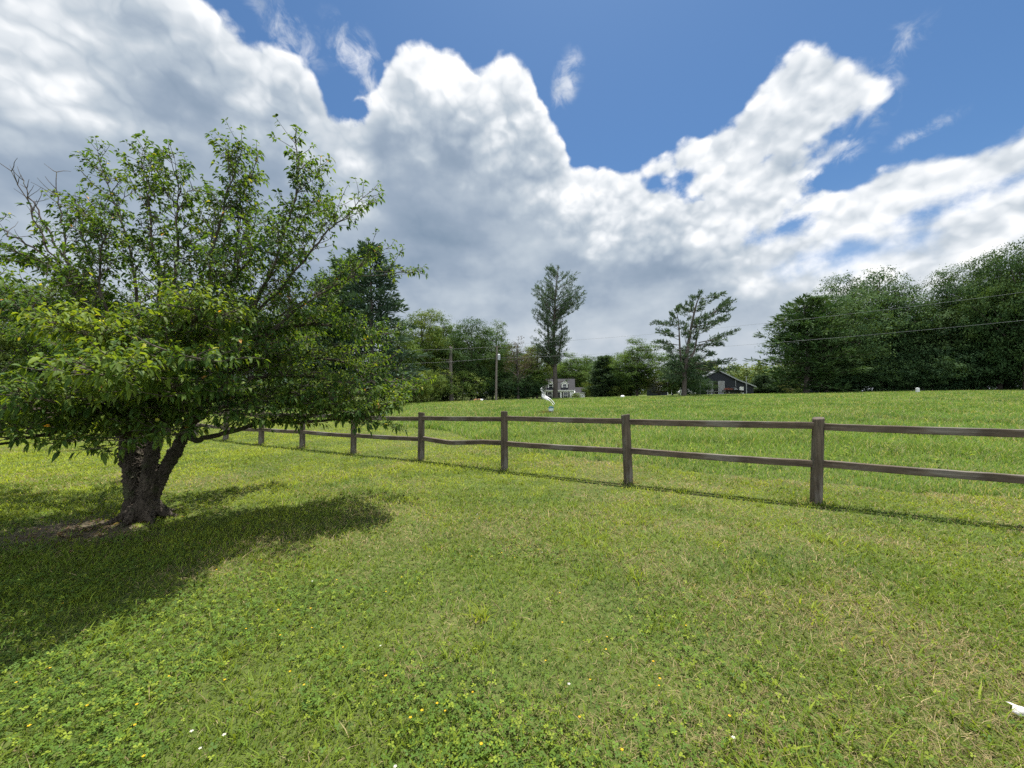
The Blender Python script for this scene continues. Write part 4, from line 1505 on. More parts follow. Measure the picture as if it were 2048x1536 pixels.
def hero_pine():
    """The tall white pine in front of the white house."""
    rng = np.random.default_rng(8)
    y = 72.0
    base = spot(1111, y)
    t = thing('tall_pine', 'very tall slender pine standing in front of the white house', 'tree', base)
    tr = Tubes(); nd = Needles(rng, 'pine')
    W = lambda px, py, dy=0.0: np.array(px_to(px, py, y)) - np.array(base) + np.array([0, dy, 0])
    ax = smooth_path([W(1111, 800), W(1110, 740), W(1108, 690), W(1109, 640), W(1112, 580), W(1118, 528)], 8)
    tr.add(ax, np.interp(np.linspace(0, 1, len(ax)), [0, .15, .45, 1], [.52, .42, .28, .04]), 10, .04, rng)
    s2 = smooth_path([W(1106, 720), W(1098, 690), W(1096, 650), W(1094, 610), W(1098, 570)], 6)
    tr.add(s2, np.linspace(.26, .04, len(s2)), 7, .04, rng)
    s3 = smooth_path([W(1110, 735), W(1118, 705), W(1124, 670), W(1122, 640)], 6)
    tr.add(s3, np.linspace(.22, .04, len(s3)), 7, .04, rng)
    rows = [525, 545, 560, 580, 600, 615, 622, 640, 660, 680, 700, 727]
    lw = [14, 36, 44, 50, 50, 38, 42, 46, 54, 50, 42, 16]
    rw = [14, 34, 46, 54, 60, 46, 26, 20, 32, 36, 26, 14]
    pxm = F / y
    for k in range(205):
        py = 527 + 200 * (rng.random() ** .95)
        z = W(0, py)[2]
        i = int(np.argmin(np.abs(ax[:, 2] - z)))
        c = ax[i].copy()
        a = rng.random() * 6.283
        half = np.interp(py, rows, rw if math.cos(a) > 0 else lw) / pxm
        mean = (np.interp(py, rows, rw) + np.interp(py, rows, lw)) / 2 / pxm
        l = (abs(math.cos(a)) * half + (1 - abs(math.cos(a))) * mean) * (.55 + .50 * rng.random())
        rise = l * (.55 + .45 * rng.random())
        c[2] -= rise * .9
        e = c + np.array([math.cos(a) * l, math.sin(a) * l, rise])
        pine_branch(tr, nd, c, e, rng, .02 + .012 * l, int(3 + l * 1.9), .35, .50, .085, .05, .75, n=9)
    # the long bough on the barn side
    for dy in (0, .8, -.7):
        pine_branch(tr, nd, W(1113, 640), W(1166 + dy * 3, 596 + dy * 6, dy * 2), rng, .09, 14, .35, .62, .13, .03, n=9)
    for (x0, y0, x1, y1) in [(1110, 745, 1088, 716), (1111, 752, 1078, 762), (1111, 765, 1130, 762), (1110, 730, 1132, 712), (1111, 758, 1096, 735)]:
        p = smooth_path([W(x0, y0), (W(x0, y0) + W(x1, y1)) / 2 + rng.normal(0, .2, 3), W(x1, y1, rng.normal(0, 1))], 4)
        tr.add(p, np.linspace(.09, .02, len(p)), 5)
        if rng.random() < .7: nd.tuft(p[-1], unit(p[-1] - p[0]), 14, .6, .13)
    link('trunk', tr.mesh('trunk', M['bark']), t); link('crown', nd.mesh(), t)


def spreading_pine():
    rng = np.random.default_rng(9)
    y = 64.0
    base = spot(1368, y)
    t = thing('spreading_pine', 'open spreading pine with several leaning stems in front of the barn', 'tree', base)
    tr = Tubes(); nd = Needles(rng, 'pine')
    W = lambda px, py, dy=0.0: np.array(px_to(px, py, y)) - np.array(base) + np.array([0, dy, 0])
    stems = [([(1368, 796), (1369, 760), (1373, 720), (1380, 675), (1387, 640), (1394, 610), (1402, 590)], .42, .05),
             ([(1371, 752), (1380, 722), (1390, 700), (1395, 675), (1400, 655), (1404, 640)], .24, .05),
             ([(1368, 750), (1362, 715), (1360, 680), (1359, 650), (1356, 628)], .22, .04),
             ([(1367, 745), (1352, 722), (1346, 708), (1340, 695)], .13, .03)]
    for c, a, b in stems:
        p = smooth_path([W(*q) for q in c], 6)
        tr.add(p, np.linspace(a, b, len(p)), 9, .05, rng)
    br = [(1402, 592, 1408, 586), (1400, 597, 1424, 594), (1397, 603, 1388, 592), (1394, 612, 1420, 604), (1390, 625, 1372, 610), (1392, 620, 1380, 604),
          (1384, 655, 1420, 632), (1410, 640, 1440, 612), (1420, 632, 1456, 606), (1425, 630, 1448, 604), (1420, 634, 1454, 620), (1384, 655, 1452, 634),
          (1398, 668, 1430, 655), (1400, 660, 1440, 645), (1396, 690, 1444, 672), (1397, 690, 1462, 678), (1398, 685, 1458, 668), (1396, 692, 1436, 690), (1396, 695, 1425, 706),
          (1360, 660, 1338, 645), (1359, 650, 1320, 639), (1358, 645, 1344, 626), (1357, 632, 1350, 618), (1361, 672, 1326, 658), (1360, 680, 1330, 664), (1360, 690, 1318, 682),
          (1362, 705, 1330, 690), (1346, 708, 1326, 700), (1362, 700, 1345, 688), (1374, 690, 1372, 655), (1382, 670, 1400, 640), (1378, 690, 1388, 668),
          (1372, 720, 1425, 712), (1374, 725, 1440, 724), (1374, 730, 1464, 738), (1374, 728, 1450, 730), (1372, 735, 1430, 742), (1374, 715, 1410, 690), (1371, 740, 1415, 748),
          (1370, 745, 1330, 742), (1370, 735, 1340, 728), (1370, 750, 1325, 756), (1370, 745, 1345, 760), (1370, 752, 1405, 762), (1370, 742, 1352, 735), (1371, 738, 1390, 728)]
    for (x0, y0, x1, y1) in br:
        for q in range(1 + (rng.random() < .8)):
            dy = rng.normal(0, 1.8)
            a = W(x0, y0); b = W(x1 + rng.normal(0, 2), y1 + rng.normal(0, 2), dy)
            L = np.linalg.norm(b - a)
            pine_branch(tr, nd, a, b, rng, .018 + .010 * L, int(3 + L * 1.7), .45, .55, .13, .02, .55, n=9)
    for q in range(34):       # boughs towards and away from the viewer
        py = 615 + 140 * rng.random()
        x0 = np.interp(py, [590, 640, 720, 760], [1402, 1386, 1373, 1369])
        a = W(x0, py); ang = rng.choice([-1, 1]) * (1.57 + rng.normal(0, .5)); l = 1.5 + 2.6 * rng.random()
        pine_branch(tr, nd, a, a + np.array([math.cos(ang) * l, math.sin(ang) * l, l * (.25 + .2 * rng.normal())]), rng, .04, int(3 + l * 1.6), .4, .55, .13, .02, n=9)
    for q in range(30):       # leafy skirt round the stems
        py = 712 + 48 * rng.random()
        a = W(1369, py); ang = rng.random() * 6.283; l = 1.0 + 2.4 * rng.random()
        pine_branch(tr, nd, a, a + np.array([math.cos(ang) * l, math.sin(ang) * l, l * .1]), rng, .03, int(3 + l * 2), .3, .55, .14, .02, n=9)
    link('trunk', tr.mesh('trunk', M['bark']), t); link('crown', nd.mesh(), t)


def broken_pine():
    rng = np.random.default_rng(10)
    y = 62.0
    base = spot(903, y)
    t = thing('broken_pine', 'snapped grey pine trunk with dead stubs, standing before the wood', 'dead tree', base)
    tr = Tubes(); nd = Needles(rng, 'pine')
    W = lambda px, py, dy=0.0: np.array(px_to(px, py, y)) - np.array(base) + np.array([0, dy, 0])
    p = smooth_path([W(903, 802), W(902, 760), W(901, 725), W(902, 694)], 8)
    tr.add(p, np.interp(np.linspace(0, 1, len(p)), [0, .1, 1], [.46, .34, .22]), 12, .05, rng, cap=True)
    stubs = []
    for (x0, y0, x1, y1, r) in [(901, 700, 898, 690, .14), (903, 697, 908, 690, .06), (901, 720, 874, 717, .06), (900, 732, 891, 718, .09), (901, 738, 862, 730, .05), (902, 748, 876, 752, .05), (902, 762, 886, 757, .06),
                                (902, 752, 912, 744, .05), (903, 728, 914, 722, .05), (901, 745, 850, 760, .04)]:
        q = smooth_path([W(x0, y0), (W(x0, y0) + W(x1, y1)) / 2 + rng.normal(0, .06, 3), W(x1, y1, rng.normal(0, .6))], 4)
        st = Tubes(); st.add(q, np.linspace(r, r * .35, len(q)), 6, cap=True); stubs.append(st)
    for (x0, y0, x1, y1) in [(901, 752, 862, 764), (902, 745, 868, 746), (902, 760, 872, 775), (902, 738, 880, 735)]:
        for k in range(2):
            pine_branch(tr, nd, W(x0, y0), W(x1, y1 + rng.normal(0, 3), rng.normal(0, 1)), rng, .04, 7, .45, .5, .12, .0, n=8)
    link('trunk', tr.mesh('trunk', M['pale_bark']), t); [link('dead_branch', st.mesh('dead_branch', M['pale_bark']), t) for st in stubs]; link('crown', nd.mesh(), t)


hero_pine(); spreading_pine(); broken_pine()


# ------------------------------------------------------------------ buildings, vehicles and small things
M['siding'] = plain_mat('white_siding', (.86, .87, .88), .55, vary=.04, scale=2)
M['trim'] = plain_mat('white_trim', (.82, .82, .80), .45, vary=.05)
M['shingle'] = plain_mat('grey_shingles', (.050, .050, .053), .95, vary=.35, scale=5, bump=.4, spec=.05)
M['glass'] = plain_mat('window_glass', (.02, .025, .03), .08, vary=.1, spec=.8)
M['shutter'] = plain_mat('black_shutters', (.012, .013, .016), .5)
M['brick'] = plain_mat('pale_chimney', (.42, .42, .42), .85, vary=.2, scale=6)
M['navy'] = plain_mat('dark_blue_boards', (.015, .020, .029), .8, vary=.3, scale=4, stretch=(6, 6, .3))
M['barn_roof'] = plain_mat('barn_roof_metal', (.14, .15, .16), .6, vary=.15, spec=.2)
M['grey_door'] = plain_mat('grey_door_boards', (.23, .23, .24), .7, vary=.2, scale=5)
M['dark'] = plain_mat('doorway_shade_black', (.006, .006, .007), .9)
M['black_paint'] = plain_mat('black_paint', (.010, .010, .012), .25, vary=.1)
M['rubber'] = plain_mat('tyre_rubber', (.012, .012, .012), .85)
M['steel'] = plain_mat('steel', (.38, .39, .40), .4, metal=.7)
M['galv'] = plain_mat('galvanised_grey', (.36, .38, .40), .5, metal=.3)
M['rust'] = plain_mat('red_brown_load', (.16, .055, .035), .8, vary=.5, scale=3)
M['white_paint'] = plain_mat('white_paint', (.74, .75, .75), .35, vary=.06)
M['pole'] = plain_mat('pole_timber', (.15, .13, .11), .85, vary=.3, scale=4, stretch=(4, 4, .3), bump=.4)
M['cloth'] = leaf_mat('white_nylon', .35, (1, 1, 1), .6, .2)
M['teal'] = plain_mat('teal_lid', (.03, .11, .13), .4)
M['pail'] = plain_mat('pale_blue_plastic', (.62, .71, .74), .4, vary=.08)
M['cable'] = plain_mat('cable', (.15, .16, .17), .6)


def wheel(name, x, y, z, r, w, parent):
    m = MB()
    m.tube([(x, y - w / 2, z), (x, y - w * .4, z), (x, y + w * .4, z), (x, y + w / 2, z)], [r * .9, r, r, r * .9], 18)
    o = m.build(name, M['rubber'], parent)
    m = MB()
    m.tube([(x, y - w / 2 - .012, z), (x, y + w / 2 + .012, z)], [r * .52, r * .52], 14)
    m.build('rim', M['steel'], o)
    return o


def window(parent, x0, x1, z0, z1, y, mats=('trim', 'glass'), mull=True, t=.09):
    """A window in a wall facing -Y: frame, then glass and sill as its pieces."""
    m = MB()
    d = .05
    m.box((x0 - t, y - d, z0 - t * .5), (x0, y + .02, z1 + t)); m.box((x1, y - d, z0 - t * .5), (x1 + t, y + .02, z1 + t))
    m.box((x0, y - d, z1), (x1, y + .02, z1 + t)); m.box((x0, y - d, z0 - t * .5), (x1, y + .02, z0))
    zm = (z0 + z1) / 2
    m.box((x0, y - d * .8, zm - .03), (x1, y + .02, zm + .03))
    if mull: m.box(((x0 + x1) / 2 - .015, y - d * .7, z0), ((x0 + x1) / 2 + .015, y + .015, zm - .03)); m.box(((x0 + x1) / 2 - .015, y - d * .7, zm + .03), ((x0 + x1) / 2 + .015, y + .015, z1))
    f = m.build('window', M[mats[0]], parent)
    g = MB(); g.box((x0, y - .012, z0), (x1, y + .01, z1)); g.build('pane', M[mats[1]], f)
    s = MB(); s.box((x0 - t - .04, y - .12, z0 - t * .5 - .05), (x1 + t + .04, y + .01, z0 - t * .5)); s.build('sill', M[mats[0]], f)
    return f


def white_house():
    y = 95.0
    s = spot(1086, y)
    h = thing('white_house', 'small white cottage with grey roof, two dormers and black shutters beyond the meadow', 'house', (s.x, s.y, s.z), R(-8))
    Wd, Dp, E, RZ = 7.6, 7.4, 2.55, 5.35
    m = MB()
    m.box((0, 0, -.5), (Wd, Dp, E))
    m.prism([(0, E), (Dp, E), (Dp / 2, RZ - .12)], .0, Wd, 'x')
    for k in range(13):     # lap siding shadow lines
        z = .12 + k * .19
        m.box((-.012, -.014, z), (Wd + .012, 0, z + .155))
    m.build('wall', M['siding'], h)
    r = MB()
    for sgn in (0, 1):
        a = (-.32, E - .12) if not sgn else (Dp + .32, E - .12)
        top = (Dp / 2, RZ)
        r.prism([a, top, (top[0], top[1] + .14), (a[0], a[1] + .14)], -.22, Wd + .22, 'x')
    roof = r.build('roof', M['shingle'], h)
    c = MB(); c.box((-.62, Dp * .34, -.4), (-.02, Dp * .62, 4.2)); c.box((-.5, Dp * .40, 4.2), (-.05, Dp * .58, RZ + .75)); c.box((-.56, Dp * .39, RZ + .75), (.0, Dp * .59, RZ + .87))
    c.build('chimney', M['brick'], roof)
    f = MB(); f.box((-.24, -.38, E - .16), (Wd + .24, -.30, E + .06)); f.box((-.06, -.035, -.3), (.10, -.016, E - .1)); f.box((Wd - .10, -.035, -.3), (Wd + .06, -.016, E - .1))
    f.build('fascia', M['trim'], h)
    for cx in (1.7, 5.55):
        window(h, cx - .5, cx + .5, .55, 2.1, -.016)
        for sx in (-1, 1):
            sh = MB()
            x0 = cx + sx * .62 - (.34 if sx < 0 else 0)
            sh.box((x0, -.06, .5), (x0 + .34, -.017, 2.15))
            for k in range(10): sh.box((x0 + .04, -.072, .56 + k * .155), (x0 + .30, -.06, .56 + k * .155 + .09))
            sh.build('shutter', M['shutter'], h)
    d = MB(); d.box((3.2, -.06, -.1), (4.2, -.017, 2.1)); d.build('door', M['shutter'], h)
    for cx in (1.9, 5.3):
        m = MB(); yf = .55
        m.box((cx - .75, yf, E + .15), (cx + .75, yf + 2.2, E + 1.62))
        m.prism([(cx - .75, E + 1.62), (cx + .75, E + 1.62), (cx, E + 2.25)], yf, yf + 2.8)
        dm = m.build('dormer', M['trim'], h)
        r = MB()
        r.prism([(cx - .95, E + 1.46), (cx, E + 2.26), (cx, E + 2.36), (cx - .95, E + 1.56)], yf - .18, yf + 2.9)
        r.prism([(cx + .95, E + 1.46), (cx, E + 2.26), (cx, E + 2.36), (cx + .95, E + 1.56)], yf - .18, yf + 2.9)
        r.build('dormer_roof', M['shingle'], dm)
        t = MB()
        t.prism([(cx - .97, E + 1.45), (cx, E + 2.25), (cx, E + 2.40), (cx - .97, E + 1.60)], yf - .22, yf - .19)
        t.prism([(cx + .97, E + 1.45), (cx, E + 2.25), (cx, E + 2.40), (cx + .97, E + 1.60)], yf - .22, yf - .19)
        t.build('dormer_trim', M['trim'], dm)
        w = MB(); w.box((cx - .42, yf - .03, E + .45), (cx + .42, yf - .002, E + .92)); w.box((cx - .42, yf - .03, E + 1.0), (cx + .42, yf - .002, E + 1.5))
        w.build('pane', M['glass'], dm)
    # low wing
    m = MB(); m.box((Wd + .002, 1.6, -.5), (Wd + 2.6, 5.6, 2.0)); m.prism([(1.6, 2.0), (5.6, 2.0), (3.6, 3.15)], Wd + .002, Wd + 2.6, 'x')
    m.build('wing', M['siding'], h)
    r = MB()
    r.prism([(1.35, 1.9), (3.6, 3.2), (3.6, 3.33), (1.35, 2.03)], Wd + .24, Wd + 2.8, 'x'); r.prism([(5.85, 1.9), (3.6, 3.2), (3.6, 3.33), (5.85, 2.03)], Wd + .24, Wd + 2.8, 'x')
    r.build('wing_roof', M['shingle'], h)
    t = MB(); t.box((Wd + .24, 1.27, 1.82), (Wd + 2.8, 1.34, 2.0)); t.box((Wd + 2.5, 1.57, -.2), (Wd + 2.62, 1.598, 1.85)); t.build('wing_trim', M['trim'], h)


def barn():
    y = 115.0
    s = spot(1400, y)
    k = y / F
    b = thing('dark_barn', 'dark blue gabled barn with grey cross-braced sliding doors and a lean-to', 'barn', (s.x, s.y, 0))
    Z = lambda py: CAM_H + (HOR - py) * k
    X = lambda px: (px - 1400) * k
    g = s.z
    prof = [(X(1401), g - .5), (X(1401), Z(757)), (X(1436), Z(741.5)), (X(1476), Z(761.5)), (X(1507), Z(773)), (X(1507), g - .5)]
    m = MB(); m.prism(prof, 0, 14)
    for q in range(36):     # battens
        x = X(1401) + .35 + q * .44
        zt = np.interp(x, [p[0] for p in prof[1:5]], [p[1] for p in prof[1:5]])
        if x < X(1506): m.box((x, -.03, g - .4), (x + .06, 0, zt - .1))
    m.build('wall', M['navy'], b)
    r = MB()
    top = [(X(1397), Z(758.5)), (X(1436), Z(741)), (X(1476), Z(761)), (X(1511), Z(774))]
    for p, q in zip(top[:-1], top[1:]):
        r.prism([p, q, (q[0], q[1] + .22), (p[0], p[1] + .22)], -.5, 14.5)
    r.build('roof', M['barn_roof'], b)
    t = MB()
    for p, q in zip(top[:-1], top[1:]):
        t.prism([(p[0], p[1] - .1), (q[0], q[1] - .1), (q[0], q[1] + .24), (p[0], p[1] + .24)], -.56, -.502)
    t.box((X(1399), -.12, g - .2), (X(1401.5), -.04, Z(763)))
    t.build('trim', M['galv'], b)
    o = MB(); o.box((X(1426), -.04, g - .2), (X(1436), -.032, Z(763.5))); o.build('doorway_shade_panel', M['dark'], b)  # thin near-black sheet on the wall, painted shade of the gap between doors
    for x0, x1 in ((1412.5, 1426), (1436, 1449)):
        d = MB(); a, c = X(x0), X(x1); z0, z1 = g + .05, Z(762)
        d.box((a, -.10, z0), (c, -.045, z1))
        dd = d.build('sliding_door', M['grey_door'], b)
        f = MB()
        for (lo, hi) in (((a, -.14, z0), (a + .16, -.101, z1)), ((c - .16, -.14, z0), (c, -.101, z1)), ((a + .16, -.14, z0), (c - .16, -.101, z0 + .18)), ((a + .16, -.14, z1 - .18), (c - .16, -.101, z1))): f.box(lo, hi)
        for (p, q) in (((a + .16, z0 + .18), (c - .16, z1 - .18)), ((a + .16, z1 - .18), (c - .16, z0 + .18))):
            dx, dz = q[0] - p[0], q[1] - p[1]; L = math.hypot(dx, dz); nx, nz = -dz / L * .08, dx / L * .08
            f.prism([(p[0] + nx, p[1] + nz), (q[0] + nx, q[1] + nz), (q[0] - nx, q[1] - nz), (p[0] - nx, p[1] - nz)], -.135 if p[1] < q[1] else -.131, -.102)
        f.build('cross_brace', M['white_paint'] if False else M['galv'], dd)
    d = MB(); d.box((X(1479), -.08, g), (X(1487), -.034, Z(773.5))); d.build('white_door', M['white_paint'], b)
    p = MB(); p.tube([(X(1471), -.12, g), (X(1471), -.12, Z(760))], [.06, .06], 8); p.build('downpipe', M['galv'], b)


def shed():
    y = 100.0
    s = spot(1310, y); k = y / F
    h = thing('dark_shed', 'low dark blue building with white windows behind the olive tinted tree', 'shed', (s.x, s.y, s.z))
    W = 26 * k; H = 3.2
    m = MB(); m.box((0, 0, -.4), (W, 6, H)); m.build('wall', M['navy'], h)
    r = MB(); r.prism([(-.4, H - .06), (3, H + 1.3), (3, H + 1.45), (-.4, H + .1)], -.3, W + .3, 'x'); r.prism([(6.4, H - .06), (3, H + 1.3), (3, H + 1.45), (6.4, H + .1)], -.3, W + .3, 'x')
    r.build('roof', M['barn_roof'], h)
    for a in (.55, 1.35, 2.15):
        window(h, a + .1, a + .62, 1.5, 2.4, -.002, mull=False, t=.07)
    c = MB(); c.box((W - .18, -.05, -.1), (W + .04, -.003, H - .1)); c.build('corner_trim', M['white_paint'], h)


def pickup():
    y = 106.0
    s = spot(1466, y)
    t = thing('pickup_truck', 'black pickup truck with a red-brown load parked before the barn', 'truck', s, R(3))
    m = MB()
    body = [(-2.55, .55), (-2.6, .95), (-2.55, 1.12), (-.35, 1.12), (-.32, 1.14), (1.0, 1.14), (2.45, 1.02), (2.62, .85), (2.62, .5), (2.2, .42), (-2.3, .42)]
    m.prism(body, -.9, .9)
    m.build('body', M['black_paint'], t, bevel=.06)
    c = MB()
    c.add([(-.35, -.84, 1.12), (1.05, -.84, 1.12), (1.05, .84, 1.12), (-.35, .84, 1.12), (-.15, -.66, 1.82), (.45, -.66, 1.84), (.45, .66, 1.84), (-.15, .66, 1.82)],
          [(0, 3, 2, 1), (4, 5, 6, 7), (0, 1, 5, 4), (1, 2, 6, 5), (2, 3, 7, 6), (3, 0, 4, 7)])
    cab = c.build('cab', M['black_paint'], t, bevel=.05)
    g = MB()
    g.add([(-.18, -.826, 1.2), (.82, -.826, 1.2), (.42, -.70, 1.72), (-.06, -.70, 1.72)], [(0, 1, 2, 3)]); g.add([(1.0, -.74, 1.19), (1.0, .74, 1.19), (.50, .60, 1.78), (.50, -.60, 1.78)], [(0, 1, 2, 3)])
    for i in range(len(g.v)): g.v[i] = (g.v[i][0] + .015, g.v[i][1] - .012, g.v[i][2])
    g.build('window', M['steel'], cab)
    for x in (-1.65, 1.72):
        for yy in (-.82, .82): wheel('wheel', x, yy, .39, .39, .26, t)
    l = MB(); l.box((2.60, -.8, .72), (2.65, -.45, .9)); l.build('headlight', M['white_paint'], t)
    l = MB(); l.box((2.60, .45, .72), (2.65, .8, .9)); l.build('headlight', M['white_paint'], t)
    o = MB(); rng = random.Random(4)
    for i in range(14):
        x = -2.4 + rng.random() * 1.7; yy = -.7 + rng.random() * 1.1; a = .25 + rng.random() * .4
        o.box((x, yy, 1.13), (x + a, yy + .3 + rng.random() * .3, 1.35 + rng.random() * .38), Matrix.Rotation(rng.uniform(-.03, .03), 4, 'Z'))
    q = o.build('load', M['rust'], None, loc=s)
    q.rotation_euler = (0, 0, R(3))
    q.name = 'load_of_scrap'
    tag(q, 'red-brown scrap heaped in the bed of the black pickup truck', 'scrap load')


def flat_trailer():
    y = 104.0
    s = spot(1422, y); k = y / F
    t = thing('flatbed_trailer', 'long grey flatbed trailer standing before the barn doors', 'trailer', s, R(1))
    L = 24 * k
    d = MB(); d.box((-L, -1.1, .72), (L, 1.1, .80))
    d.build('deck', M['galv'], t)
    f = MB(); f.box((-L, -1.05, .56), (L, -.93, .718)); f.box((-L, .93, .56), (L, 1.05, .718)); f.box((-L, -.93, .58), (-L + .12, .93, .7)); f.box((L - .12, -.93, .58), (L, .93, .7)); f.box((L, -.06, .6), (L + 1.0, .06, .70))
    f.build('frame', M['black_paint'], t)
    for x in (-.9, .2):
        for yy in (-1.0, 1.0): wheel('wheel', x, yy, .33, .33, .2, t)
    st = MB(); st.tube([(L + .8, 0, .0), (L + .8, 0, .6)], [.04, .04], 8); st.build('jack', M['steel'], t)


def white_car():
    y = 98.0
    s = spot(1372, y)
    t = thing('parked_car', 'white car half hidden behind the spreading pine trunk', 'car', s, R(4))
    m = MB(); m.prism([(-2.15, .35), (-2.2, .75), (-2.0, .92), (1.2, .95), (2.1, .80), (2.2, .55), (2.1, .32)], -.85, .85); m.build('body', M['white_paint'], t, bevel=.08)
    c = MB()
    c.add([(-1.75, -.78, .92), (1.0, -.78, .92), (1.0, .78, .92), (-1.75, .78, .92), (-1.2, -.60, 1.42), (.25, -.60, 1.44), (.25, .60, 1.44), (-1.2, .60, 1.42)],
          [(0, 3, 2, 1), (4, 5, 6, 7), (0, 1, 5, 4), (1, 2, 6, 5), (2, 3, 7, 6), (3, 0, 4, 7)])
    cab = c.build('cabin', M['white_paint'], t, bevel=.05)
    g = MB(); g.add([(-1.5, -.785, .98), (.75, -.785, .98), (.2, -.66, 1.36), (-1.1, -.66, 1.36)], [(0, 1, 2, 3)])
    for i in range(4): g.v[i] = (g.v[i][0], g.v[i][1] - .015, g.v[i][2])
    g.build('window', M['glass'], cab)
    for x in (-1.35, 1.35):
        for yy in (-.78, .78): wheel('wheel', x, yy, .31, .31, .2, t)


def poles():
    y = 62.0
    s = spot(992, y)
    t = thing('utility_pole', 'wooden utility pole with a grey transformer at the wood edge', 'pole', s)
    k = y / F
    H = CAM_H + (HOR - 692) * k - s.z
    p = MB(); p.tube([(0, 0, -.5), (.05, 0, H * .5), (.16, 0, H)], [.20, .175, .14], 14); p.build('pole', M['pole'], t)
    a = MB(); a.box((-.25, -.06, H - .16), (.75, .06, H - .05)); a.build('crossarm', M['pole'], t)
    for x in (-.18, .68, .16):
        i = MB(); i.tube([(x, 0, H - .05 if x != .16 else H), (x, 0, H + .08), (x, 0, H + .20)], [.03, .06, .04], 10); i.build('insulator', M['galv'], t)
    zt = CAM_H + (HOR - 714) * k - s.z
    tr = MB(); tr.tube([(.46, -.05, zt - .5), (.46, -.05, zt - .46), (.46, -.05, zt + .36), (.46, -.05, zt + .44)], [.20, .25, .25, .12], 16); tr.box((.1, -.10, zt - .1), (.24, 0, zt + .1))
    tc = tr.build('transformer', M['galv'], t)
    b = MB(); b.tube([(.46, -.05, zt + .44), (.46, -.05, zt + .70)], [.05, .03], 8); b.build('bushing', M['galv'], tc)
    # next pole along the line, outside the frame on the meadow side
    s2 = Vector((64.0, 40.0, gz(64, 40)))
    t2 = thing('utility_pole', 'wooden utility pole carrying the cables past the grove', 'pole', s2)
    p = MB(); p.tube([(0, 0, -.5), (0, 0, 12.5)], [.20, .14], 14); p.build('pole', M['pole'], t2)
    top1 = s + Vector((.16, 0, H + .2)); low1 = s + Vector((.1, -.18, H * .78))
    ends = [(top1, s2 + Vector((0, 0, 12.3)), .9, 'upper thin overhead cable crossing the sky from pole towards the grove'),
            (low1, s2 + Vector((0, -.2, 9.0)), .8, 'lower overhead cable crossing the front of the dark grove'),
            (s + Vector((-.15, -.1, H - .1)), Vector((-46, 40, gz(-46, 40) + 8.6)), 1.3, 'upper overhead cable running from the pole back into the wood'),
            (s + Vector((-.1, -.18, H * .78)), Vector((-46, 40, gz(-46, 40) + 6.0)), 1.2, 'lower overhead cable running from the pole back into the wood'),
            (s + Vector((.68, 0, H)), Vector((spot(1105, 95).x, 95, 4.4)), .5, 'thin service cable from the pole to the white house')]
    for a, b, sag, lb in ends:
        pts = [a.lerp(b, q / 40) - Vector((0, 0, sag * 4 * (q / 40) * (1 - q / 40))) for q in range(41)]
        m = MB(); m.tube(pts, [.013] * 41, 6)
        tag(m.build('overhead_cable', M['cable'], smooth=True), lb, 'cable', 'overhead cables')
    # yard pole by the barn lean-to
    s3 = spot(1493, 110)
    t3 = thing('yard_pole', 'slim grey metal pole beside the barn lean-to', 'pole', s3)
    p = MB(); p.tube([(0, 0, 0), (0, 0, CAM_H + (HOR - 753) * 110 / F - s3.z)], [.11, .08], 10); p.box((-.45, -.05, 4.9), (.45, .05, 5.0)); p.build('shaft', M['galv'], t3)
    for i, (px, yy, tp, lb) in enumerate([(1343.5, 96, 781, 'short white post beside the dark shed'), (1361, 90, 775, 'taller white post close to the spreading pine trunk')]):
        s4 = spot(px, yy)
        m = MB(); h = CAM_H + (HOR - tp) * yy / F - s4.z
        m.box((-.12, -.12, -.1), (.12, .12, h - .08)); m.box((-.15, -.15, h - .08), (.15, .15, h)); m.add([(-.1, -.1, h), (.1, -.1, h), (.1, .1, h), (-.1, .1, h), (0, 0, h + .09)], [(0, 1, 4), (1, 2, 4), (2, 3, 4), (3, 0, 4)])
        tag(m.build('white_post', M['white_paint'], loc=s4), lb, 'post')


